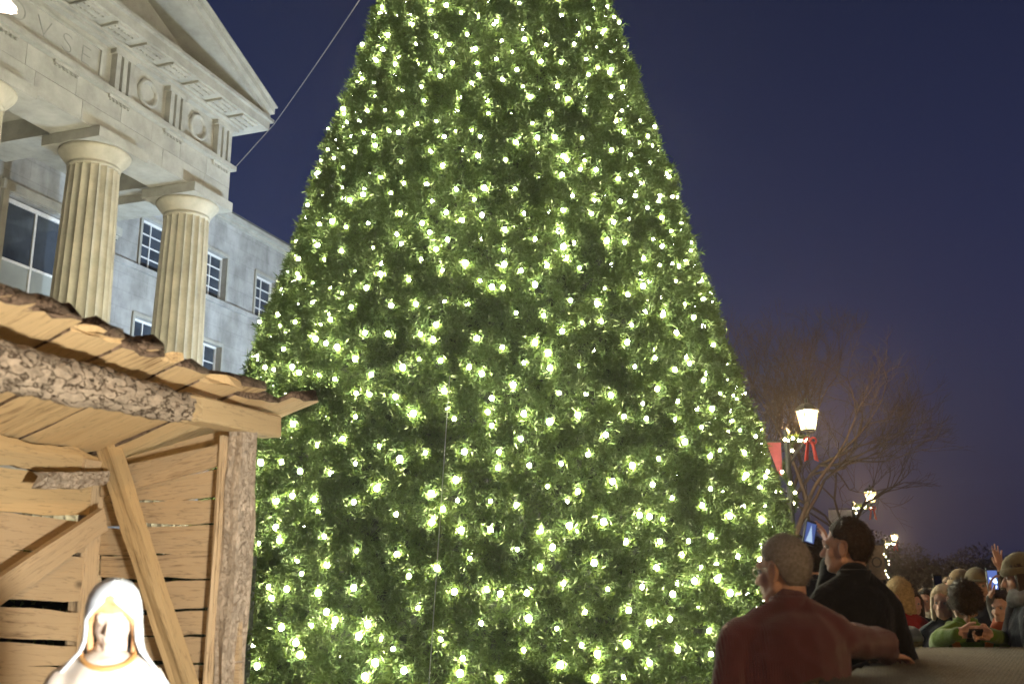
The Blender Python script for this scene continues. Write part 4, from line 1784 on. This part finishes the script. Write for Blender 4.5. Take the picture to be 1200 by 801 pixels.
phone(hx, (-.05, -1, 0), 'phone with a bright blue white picture, held up behind the boy', picture='crowd', glow=1.6)
person('person in rust scarf and dark coat, half hidden at the right', 1176, 712, 6.9, yaw=120, top=M['cl_black'], hair=M['h_brown'], style='short', scarf=M['cl_orange'], vox=.013)
# raised hand
person('onlooker with one hand raised high, fingers spread', 1183, 684, 7.4, yaw=160, top=M['cl_brown'], hair=M['h_dark'], style='short', vox=.012, hat=(M['cl_cream'], 'beanie'),
       arms={'L': (at(1186, 700, 7.15), at(1173, 668, 7.05), (-.12, 0, 1), (-.8, -.4, .2), (.3, -.9, 0), .05, .17)})
person('person in olive brown beanie, patterned scarf and navy coat at the right edge', 1196, 676, 5.95, yaw=60, hy=10, hp=6, top=M['cl_navy'], hair=M['h_brown'], style='bob',
       hat=(M['cl_olive'], 'beanie'), scarf=M['cl_plaid'], vox=.010, head_scale=1.0)
person('small child in pink jacket and cream hat by the elbow of the man in maroon', 1067, 752, 7.0, yaw=20, top=M['cl_pink'], hair=M['h_blonde'], style='short', hat=(M['cl_cream'], 'beanie'), vox=.014, scale=.66, head_scale=1.1)
for i, (u, v, Y, yw, tp_, hr, lab) in enumerate([
        (1044, 702, 11.5, 175, 'cl_grey', 'h_brown', 'far onlooker in grey coat left of the red coat'),
        (1092, 700, 12.5, 185, 'cl_navy', 'h_dark', 'far onlooker in navy behind the two small faces'),
        (1113, 690, 10.5, 160, 'cl_black', 'h_brown', 'onlooker in black left of the tan hat'),
        (1155, 694, 9.8, 170, 'cl_brown', 'h_dark', 'far onlooker in brown behind the raised phone'),
        (1195, 694, 9.0, 190, 'cl_red', 'h_brown', 'onlooker in red behind the beanie at the right edge')]):
    person(lab, u, v, Y, yaw=yw, top=M[tp_], hair=M[hr], style='short', vox=.016)

# ------------------------------------------------------------------ ribbed platform the people lean on
M['rib'] = cloth('brown ribbed mat', (.12, .095, .055), bump=.4, bs=140)
_nt = M['rib'].node_tree
_w = _nt.nodes.new('ShaderNodeTexWave')
_w.bands_direction = 'Y'
_w.inputs['Scale'].default_value = 9.0
_w.inputs['Distortion'].default_value = .4
_nt.links.new(_nt.nodes['Texture Coordinate'].outputs['Object'], _w.inputs['Vector'])
_m = _nt.nodes.new('ShaderNodeMixRGB')
_m.blend_type = 'MULTIPLY'
_m.inputs[0].default_value = .45
_b = _nt.nodes['Principled BSDF']
_nt.links.new(_b.inputs['Base Color'].links[0].from_socket, _m.inputs[1])
_nt.links.new(_w.outputs[0], _m.inputs[2])
_nt.links.new(_m.outputs[0], _b.inputs['Base Color'])
M['side'] = mat('brown panel', (.10, .075, .05), rough=.8)
plat = empty('platform', Matrix.Translation((3, 4, 0)), 'brown platform with a ribbed top at the lower right', 'platform')
quad = [Vector((.43, 2.55, 0)), Vector((2.12, 5.72, 0)), Vector((5.6, 5.86, 0)), Vector((5.6, 2.55, 0))]
V = [(q.x, q.y, z_) for z_ in (0, PTOP - .03) for q in quad]
MB().add(V, [(3, 2, 1, 0), (4, 5, 6, 7), (0, 1, 5, 4), (1, 2, 6, 5), (2, 3, 7, 6), (3, 0, 4, 7)]).build('box', M['side'], plat)
# ribs, one above the next across the top
V, F = [], []
nrib = 140
x0, x1 = .43, 5.6
left = lambda y: .43 + (y - 2.55) / (5.72 - 2.55) * 1.69
prof = []
rows = 24
for i in range(nrib * 4 + 1):
    t = i / (nrib * 4)
    h = .5 - .5 * cos(2 * pi * t * nrib)
    for j in range(rows + 1):
        y = 2.55 + (5.72 - 2.55) * j / rows
        xl = left(y)
        x = x0 + (x1 - x0) * t
        V.append((max(x, xl), y, PTOP - .02 + .016 * h * (1 if x >= xl else 0)))
for i in range(nrib * 4):
    for j in range(rows):
        a = i * (rows + 1) + j
        F.append((a, a + rows + 1, a + rows + 2, a + 1))
tag(obj('ribbed_top', make_mesh('ribbed_top', V, F, M['rib'], True), plat))
MB().tube([(.42, 2.55, PTOP - .02), (2.11, 5.73, PTOP - .02), (5.6, 5.87, PTOP - .02)], .018, 8).build('edging', M['rib'], plat, smooth=True)

# ------------------------------------------------------------------ statue
M['robe'] = mat('painted robe', (.70, .64, .57), rough=.45, var=.06, scale=5, spec=.4)
M['veil'] = mat('painted veil', (.72, .81, .90), rough=.45, var=.06, scale=5, spec=.4)
M['face'] = mat('painted face', (.70, .57, .48), rough=.4, var=.05, spec=.4)
M['shair'] = mat('painted hair', (.62, .37, .19), rough=.5, var=.2, scale=30)
M['trim'] = mat('gold brown trim', (.50, .28, .10), rough=.5, var=.1)
sp = at(131, 722, 3.3)
stat = empty('statue', Matrix.Translation((sp.x, sp.y, 0)), 'white robed statue of a veiled woman with lowered head in the stable', 'statue')
Ms = Matrix.Translation((sp.x, sp.y, .185)) @ Matrix.Scale(.88, 4) @ Matrix.Rotation(radians(198), 4, 'Z')
MB().box(-.27, .27, -.25, .25, 0, .184).build('plinth', M['plank_old'], stat, Matrix.Translation((sp.x, sp.y, 0)))
rb = MB()
rb.ell((0, .02, 1.10), (.165, .12, .20))
rb.cap((-.09, 0, 1.215), .060, (.09, 0, 1.215), .060)
rb.cap((0, 0, 1.22), .075, (0, -.005, 1.25), .068)
rb.ell((0, .040, 1.185), (.125, .075, .065))
rb.cap((0, .0, 1.0), .14, (0, 0, .45), .19)
rb.cap((0, 0, .45), .19, (0, 0, .10), .24)
for sd_ in (-1, 1):
    rb.cap((sd_ * .135, 0, 1.175), .066, (sd_ * .20, .03, .95), .078)
    rb.cap((sd_ * .20, .03, .95), .078, (sd_ * .06, .17, 1.00), .055)
rob = rb.fuse('robe', M['robe'], stat, Ms, .011, 6, disp=lambda c: .009 * sin(18 * math.atan2(c.y, c.x) + 4 * c.z) * max(0, min(1, (1.15 - c.z) * 2.5)))
hb = MB()
Hs = Vector((-.008, .04, 1.41))
Rs = Matrix.Rotation(radians(-8), 3, 'Z') @ Matrix.Rotation(radians(-22), 3, 'X')


def sh(p):
    return Hs + Rs @ Vector(p)


hb.ell(sh((0, -.01, .015)), (.074, .080, .086), Rs)
hb.ell(sh((0, .024, -.040)), (.060, .058, .064), Rs)
hb.cap(sh((-.008, .062, -.092)), .017, sh((.008, .062, -.092)), .017)
hb.cap(sh((0, .078, .008)), .008, sh((0, .098, -.032)), .0115)
hb.cap(sh((-.034, .066, .020)), .012, sh((.034, .066, .020)), .012)
hb.cap(sh((-.013, .080, -.058)), .007, sh((.013, .080, -.058)), .007)
hb.cap(sh((-.011, .079, -.067)), .007, sh((.011, .079, -.067)), .007)
hb.ell(sh((-.029, .070, .002)), (.014, .009, .007), Rs)
hb.ell(sh((.029, .070, .002)), (.014, .009, .007), Rs)
hb.cap(sh((0, -.01, -.07)), .05, (0, .0, 1.25), .062)
hb.ell((0, .040, 1.250), (.070, .055, .030))
for sd_ in (-1, 1):
    hand_caps(hb, Vector((sd_ * .05, .185, 1.005)), (-sd_ * .25, .45, .75), (0, -.8, .5), (-sd_, 0, 0), .08, .9, 0)
hb.fuse('figure', M['face'], stat, Ms, .0065, 3)
# hair parted in the middle
hh = MB()
for k in range(13):
    a_ = -1.25 + 2.5 * k / 12
    p_ = [sh((.072 * sin(a_ * .9), .068 - .04 * abs(a_), .082 - .018 * abs(a_) ** 2)),
          sh((.079 * sin(a_ * 1.15) if abs(a_) > .2 else .079 * (1 if a_ >= 0 else -1) * .3, .045 - .05 * abs(a_), .045 - .03 * abs(a_)))]
for sd_ in (-1, 1):
    strand = [(.004, .066, .086), (.030, .066, .070), (.055, .050, .035), (.074, .030, -.020), (.075, .022, -.070), (.074, .02, -.115), (.07, .02, -.14)]
    for off in (0, .010, .020):
        pts_ = [sh((sd_ * (x + off * .25), y - off, z_ + off * .4)) for x, y, z_ in strand]
        for q in range(len(pts_) - 1):
            hh.cap(pts_[q], .013, pts_[q + 1], .013, n=8)
hh.ell(sh((0, -.004, .035)), (.071, .077, .078), Rs)
hh.fuse('hair', M['shair'], stat, Ms, .007, 3)
# veil: a shell over head and shoulders, open in front
V, F = [], []
nu, nv = 40, 30
prof = [(.0, .125), (.035, .121), (.062, .103), (.080, .075), (.089, .04), (.093, .0), (.094, -.04), (.097, -.08), (.107, -.12), (.130, -.155), (.158, -.19),
        (.188, -.225), (.214, -.27), (.232, -.33), (.240, -.42), (.245, -.55), (.25, -.75)]
for j, (r_, zz_) in enumerate(prof):
    g_ = min(1, max(0, (.105 - zz_) / .10))                  # the opening widens from the brow down
    half = pi * 1.02 - g_ * (1.12 if zz_ > -.10 else min(1.8, 1.12 + (-.10 - zz_) * 5.5))
    dep = .096 / .093 if zz_ > -.1 else .096 / .093 * max(.62, 1 - (-.1 - zz_) * 2.4)
    for k in range(nu + 1):
        a_ = -pi / 2 - half + 2 * half * k / nu
        rr = r_ * (1 + .02 * sin(5 * a_ + 9 * zz_) * (1 if zz_ < -.1 else .2))
        p = Vector((rr * cos(a_) * (1.04 if zz_ > -.1 else 1.02), rr * dep * sin(a_) + .002, zz_))
        fz = min(1, max(0, (-zz_ - .06) / .10))
        q = sh(p).lerp(Hs + p, fz)
        V.append(q)
NP = len(prof)
for j in range(NP - 1):
    for k in range(nu):
        F.append((j * (nu + 1) + k, (j + 1) * (nu + 1) + k, (j + 1) * (nu + 1) + k + 1, j * (nu + 1) + k + 1))
vo = MB().add(V, F).build('veil', M['veil'], stat, Ms, True)
sol = vo.modifiers.new('thick', 'SOLIDIFY')
sol.thickness = .010
sol.offset = -1
# neckline trim
nk = []
for k in range(25):
    a_ = pi * (k / 24)
    nk.append((.088 * cos(a_), .022 + .086 * sin(a_), 1.280 - .048 * sin(a_)))
MB().tube(nk, .0095, 8).build('neckline_trim', M['trim'], rob, Ms, True)

# ------------------------------------------------------------------ street lamps
bulb2 = make_mesh('garland_bulb', IV, IF, M['bulb_small'], smooth=True)
M['garland'] = needle_mat('garland', (.03, .06, .015), (.05, .08, .01))
M['ban_red'] = cloth('red banner', (.40, .09, .10), bump=.1)
M['ban_white'] = cloth('pale banner', (.50, .48, .50), bump=.1)
M['ban_brown'] = cloth('brown banner', (.16, .10, .07), bump=.1)
M['ban_mark'] = cloth('dark emblem', (.05, .03, .025), bump=.1)


def street_lamp(P, label, arm_len, banner, sc=1.0, yaw=0):
    root = empty('street_lamp', Matrix.Translation(P), label, 'street lamp', 'street lamps along the road')
    Mr = Matrix.Translation(P) @ Matrix.Rotation(radians(yaw), 4, 'Z')
    ah = 3.86
    MB().lathe([(.17, 0), (.17, .15), (.13, .22), (.12, .7), (.09, .8), (.055, 1.0), (.045, 3.7), (.06, 3.74), (.05, 3.80), (.04, ah + .1), (.055, ah + .14), (.0, ah + .22)], 16) \
        .build('pole', M['metal'], root, Mr, True)
    ab = MB().tube([(0, 0, ah - .45), (arm_len * .35, 0, ah - .22), (arm_len * .8, 0, ah - .04), (arm_len, 0, ah)], .014, 8)
    ab.tube([(0, 0, ah), (arm_len + .02, 0, ah)], .022, 8).tube([(arm_len, 0, ah - .05), (arm_len, 0, ah + .16)], .028, 8)
    ab.tube([(0, 0, ah - .02), (-.75, 0, ah - .02)], .014, 8)
    ab.build('arm', M['metal'], root, Mr)
    # lantern: glass wider at the top, dark frame bars and roof
    lx, lz = arm_len, ah + .17
    g_ = MB()
    n = 6
    for k in range(n):
        pass
    gl = MB().lathe([(.115, 0), (.178, .30)], n, (lx, 0, lz)).build('lantern_glass', M['lantern'], root, Mr)
    MB().ell((lx, 0, lz + .15), (.058, .058, .07), nu=10, nv=6).build('lamp_bulb', M['lamp_bulb'], gl, Mr, True)
    fb = MB()
    fb.lathe([(.13, -.03), (.13, -.003)], n, (lx, 0, lz))
    fb.lathe([(.205, .303), (.205, .325), (.14, .39), (.07, .43), (.03, .44), (.03, .50), (.0, .53)], n, (lx, 0, lz))
    for k in range(n):
        a_ = 2 * pi * k / n
        fb.tube([(lx + .117 * cos(a_), .117 * sin(a_), lz), (lx + .181 * cos(a_), .181 * sin(a_), lz + .303)], .007, 5)
    fb.build('lantern_frame', M['metal'], root, Mr)
    # garland: tufts spiralling down the pole and along the arm, with bulbs
    path = []
    for k in range(60):
        t = k / 59
        path.append(Vector((arm_len * (1 - t) - .02 * t, .035 * sin(k * .7), ah + .03 + .03 * cos(k * .7))))
    for k in range(150):
        t = k / 149
        a_ = 9.5 * t * 2
        path.append(Vector((.085 * cos(a_), .085 * sin(a_), ah - .05 - 2.9 * t)))
    P_ = np.array([tuple(p) for p in path])
    nt_ = 22
    ctr = np.repeat(P_, nt_, axis=0) + nr.normal(0, .012, (len(P_) * nt_, 3))
    d_ = nr.normal(0, 1, ctr.shape)
    d_ /= np.linalg.norm(d_, axis=1)[:, None]
    sd = np.cross(d_, nr.normal(0, 1, ctr.shape))
    sd /= np.linalg.norm(sd, axis=1)[:, None]
    tri = np.stack([ctr - sd * .006, ctr + sd * .006, ctr + d_ * nr.uniform(.04, .085, len(ctr))[:, None]], 1).reshape(-1, 3)
    go = obj('garland', big_mesh('garland', tri, np.arange(len(tri)).reshape(-1, 3), M['garland']), root, Mr)
    tag(go, kind='stuff')
    for k in list(range(4, 60, 9)) + list(range(66, 208, 9)):
        p = path[k] + Vector((rnd.uniform(-.04, .04), -.05 + rnd.uniform(-.03, .03), rnd.uniform(-.03, .03)))
        r = .026
        obj('garland_bulb', bulb2, go, Mr @ Matrix.Translation(p) @ Matrix.Diagonal((r, r, r, 1)))
    # bow under the lantern
    bo = MB()
    for sd_ in (-1, 1):
        loop = [(lx + sd_ * .10 * (0.5 - .5 * cos(2 * pi * q / 14)), -.07 - .02 * sin(2 * pi * q / 14), ah - .02 + .05 * sin(2 * pi * q / 14)) for q in range(15)]
        bo.tube(loop, .018, 6)
        bo.add([(lx + sd_ * .01, -.075, ah - .03), (lx + sd_ * .06, -.08, ah - .03), (lx + sd_ * .12, -.07, ah - .36), (lx + sd_ * .05, -.07, ah - .33),
                (lx + sd_ * .01, -.065, ah - .03), (lx + sd_ * .06, -.07, ah - .03), (lx + sd_ * .12, -.06, ah - .36), (lx + sd_ * .05, -.06, ah - .33)],
               [(0, 1, 2, 3), (7, 6, 5, 4), (0, 4, 5, 1), (1, 5, 6, 2), (2, 6, 7, 3), (3, 7, 4, 0)])
    bo.ell((lx, -.085, ah - .02), (.03, .025, .03))
    bo.build('bow', M['red'], root, Mr, True)
    if banner:
        mt, x0_, x1_, z0_, z1_, xb0, xb1 = banner
        V, F = [], []
        nu_, nv_ = 8, 12
        for side in (0, 1):
            for j in range(nv_ + 1):
                t = j / nv_
                for i in range(nu_ + 1):
                    f_ = i / nu_
                    x = (x0_ + (x1_ - x0_) * f_) * (1 - t) + (xb0 + (xb1 - xb0) * f_) * t
                    V.append((x, .02 * sin(f_ * 5 + t * 2) * t + .006 * side - .003, z1_ + (z0_ - z1_) * t))
        m_ = (nu_ + 1) * (nv_ + 1)
        for j in range(nv_):
            for i in range(nu_):
                a_ = j * (nu_ + 1) + i
                F.append((a_, a_ + nu_ + 1, a_ + nu_ + 2, a_ + 1))
                F.append((m_ + a_, m_ + a_ + 1, m_ + a_ + nu_ + 2, m_ + a_ + nu_ + 1))
        ba = MB().add(V, F).build('banner', M[mt], root, Mr, True)
        if mt == 'ban_brown':
            eb = MB()
            torus(eb, ((x0_ + x1_) / 2, -.03, (z0_ + z1_) / 2), .24, .05, 24, 6)
            eb.build('emblem', M['ban_mark'], ba, Mr, True)
    return root


def ground_at(u, v, Y):
    p = at(u, v, Y)
    p.z = 0
    return p


street_lamp(ground_at(922, 518, 16.6), 'nearest street lamp with red pennant and garland beside the tree', .36, ('ban_red', -.33, -.10, 3.28, 3.82, -.15, -.10))
street_lamp(Vector((3.4, -4.0, 0)), 'added street lamp behind the viewer, lighting the backs of the people', .36, None)  # unseen lamp added behind the camera as fill on the people's backs
street_lamp(ground_at(1000, 594, 30.9), 'middle street lamp with pale banner behind the man in black', .54, ('ban_white', -.76, -.06, 2.3, 3.80, -.76, -.06))
street_lamp(ground_at(1037, 637, 56.0), 'farthest street lamp with brown banner and garland of lights', .54, ('ban_brown', -.96, -.10, 2.0, 3.80, -.96, -.10))

# ------------------------------------------------------------------ bare trees
def bare_tree(P, H, label, seed, levels=6, group='bare winter trees', lean=(0, 0)):
    r_ = random.Random(seed)
    root = empty('bare_tree', Matrix.Translation(P), label, 'tree', group)
    tr, cr = MB(), MB()

    def grow(p, d, L, r, lv):
        pts_ = [p]
        dd_ = d.copy()
        for k in range(3):
            dd_ = (dd_ + Vector((r_.gauss(0, .10), r_.gauss(0, .10), r_.gauss(.03, .08)))).normalized()
            pts_.append(pts_[-1] + dd_ * L / 3)
        mb = tr if lv <= 1 else cr
        mb.tube(pts_, [r, r * .9, r * .8, r * .68], 6 if lv < 2 else (4 if lv < 4 else 3))
        if lv >= levels:
            return
        n_ = r_.choice((2, 3, 3)) if lv < levels - 1 else 3
        for k in range(n_):
            b_ = pts_[-1] if k < 2 else pts_[2]
            a_ = r_.uniform(0, 2 * pi)
            sp_ = r_.uniform(.35, .75)
            o_ = dd_.orthogonal().normalized()
            o_ = Quaternion(dd_, a_) @ o_
            nd = (dd_ * cos(sp_) + o_ * sin(sp_) + Vector((0, 0, .10))).normalized()
            grow(b_, nd, L * r_.uniform(.66, .86), max(.004, r * r_.uniform(.55, .68)), lv + 1)
    grow(Vector(P), Vector((lean[0], lean[1], 1)).normalized(), H * .26, H * .018, 0)
    tr.build('trunk', M['twig'], root, smooth=True)
    cr.build('crown', M['twig'], root, smooth=True)
    return root


bare_tree(ground_at(930, 560, 21), 7.2, 'bare tree lit by the nearest street lamp', 5, 8)
bare_tree(ground_at(975, 600, 26), 6.0, 'smaller bare tree right of the nearest street lamp', 9, 7)
bare_tree(ground_at(884, 560, 24), 8.2, 'bare tree half hidden by the edge of the christmas tree', 14, 8)

# ------------------------------------------------------------------ far woods, one dark mass
V, F = [], []
tri = []
for k in range(46):
    X = rnd.uniform(12, 95)
    Yf = rnd.uniform(75, 100)
    hh_ = rnd.uniform(3.5, 6.0)
    c = np.array([X, Yf, hh_ * .5])
    n_ = 2500
    d_ = nr.normal(0, 1, (n_, 3))
    d_ /= np.linalg.norm(d_, axis=1)[:, None]
    ctr = c + d_ * (nr.random(n_) ** .4)[:, None] * np.array([2.8, 2.5, hh_ * .5])
    o1, o2 = nr.normal(0, .13, (n_, 3)), nr.normal(0, .13, (n_, 3))
    tri.append(np.stack([ctr, ctr + o1, ctr + o2], 1).reshape(-1, 3))
tri = np.concatenate(tri)
wo = obj('far_woods', big_mesh('far_woods', tri, np.arange(len(tri)).reshape(-1, 3), M['wood_far']))
tag(wo, 'dark mass of far woods behind the crowd', 'woods', kind='stuff')

# ------------------------------------------------------------------ cables
c0 = bw(S_END + .62, 1.22, 12.5)
c1 = at(548, -196, 11.6)
cb_ = MB().tube([c0.lerp(c1, k / 12) + Vector((0, 0, -.10 * sin(pi * k / 12))) for k in range(13)], .011, 6).build('cable', M['wire'], None)
tag(cb_, 'thin cable running from the courthouse cornice up towards the tree top', 'cable')
c2 = bw(S_END + .02, .6, 11.2)
cb_ = MB().tube([c2, c0], .011, 6).build('cable', M['wire'], None)
tag(cb_, 'short end of cable below the corner of the courthouse cornice', 'cable')
c3, c4 = at(527, 440, 9.55), at(494, 812, 8.3)
cb_ = MB().tube([c3, c4 - Vector((0, 0, 1.0))], .004, 6).build('cable', M['wire'], None)
tag(cb_, 'thin guy wire hanging down the front of the tree', 'cable')

# ------------------------------------------------------------------ hedge between the stable and the courthouse
M['hedge'] = needle_mat('hedge leaves', (.03, .05, .015), (.04, .06, .01))
Mhg = Matrix.Translation((-3.9, 8.3, 0)) @ Matrix.Rotation(radians(-14), 4, 'Z')
hedge = empty('hedge', Mhg, 'dark clipped hedge glimpsed through the gaps of the stable', 'hedge')
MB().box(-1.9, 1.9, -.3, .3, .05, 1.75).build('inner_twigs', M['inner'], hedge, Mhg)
n_ = 22000
q = nr.uniform(-1, 1, (n_, 3)) * np.array([2.0, .42, .95]) + np.array([0, 0, .95])
o1, o2 = nr.normal(0, .03, (n_, 3)), nr.normal(0, .03, (n_, 3))
tri = np.stack([q, q + o1, q + o2], 1).reshape(-1, 3)
tag(obj('leaves', big_mesh('leaves', tri, np.arange(len(tri)).reshape(-1, 3), M['hedge']), hedge, Mhg), kind='stuff')

# ------------------------------------------------------------------ thin mist box, added to stand in for lens glow at the lamps
hz = MB().box(-142, 162, -62, 172, -1, 19).build('glow_haze', None)
hm = bpy.data.materials.new('glow_haze')
hm.use_nodes = True
hn = hm.node_tree
hn.nodes.remove(hn.nodes['Principled BSDF'])
pv = hn.nodes.new('ShaderNodeVolumePrincipled')
pv.inputs['Color'].default_value = (.9, .9, .95, 1)
pv.inputs['Density'].default_value = .00065
pv.inputs['Anisotropy'].default_value = .78
hn.links.new(pv.outputs[0], hn.nodes['Material Output'].inputs['Volume'])
hz.data.materials.clear()
hz.data.materials.append(hm)
tag(hz, kind='stuff')
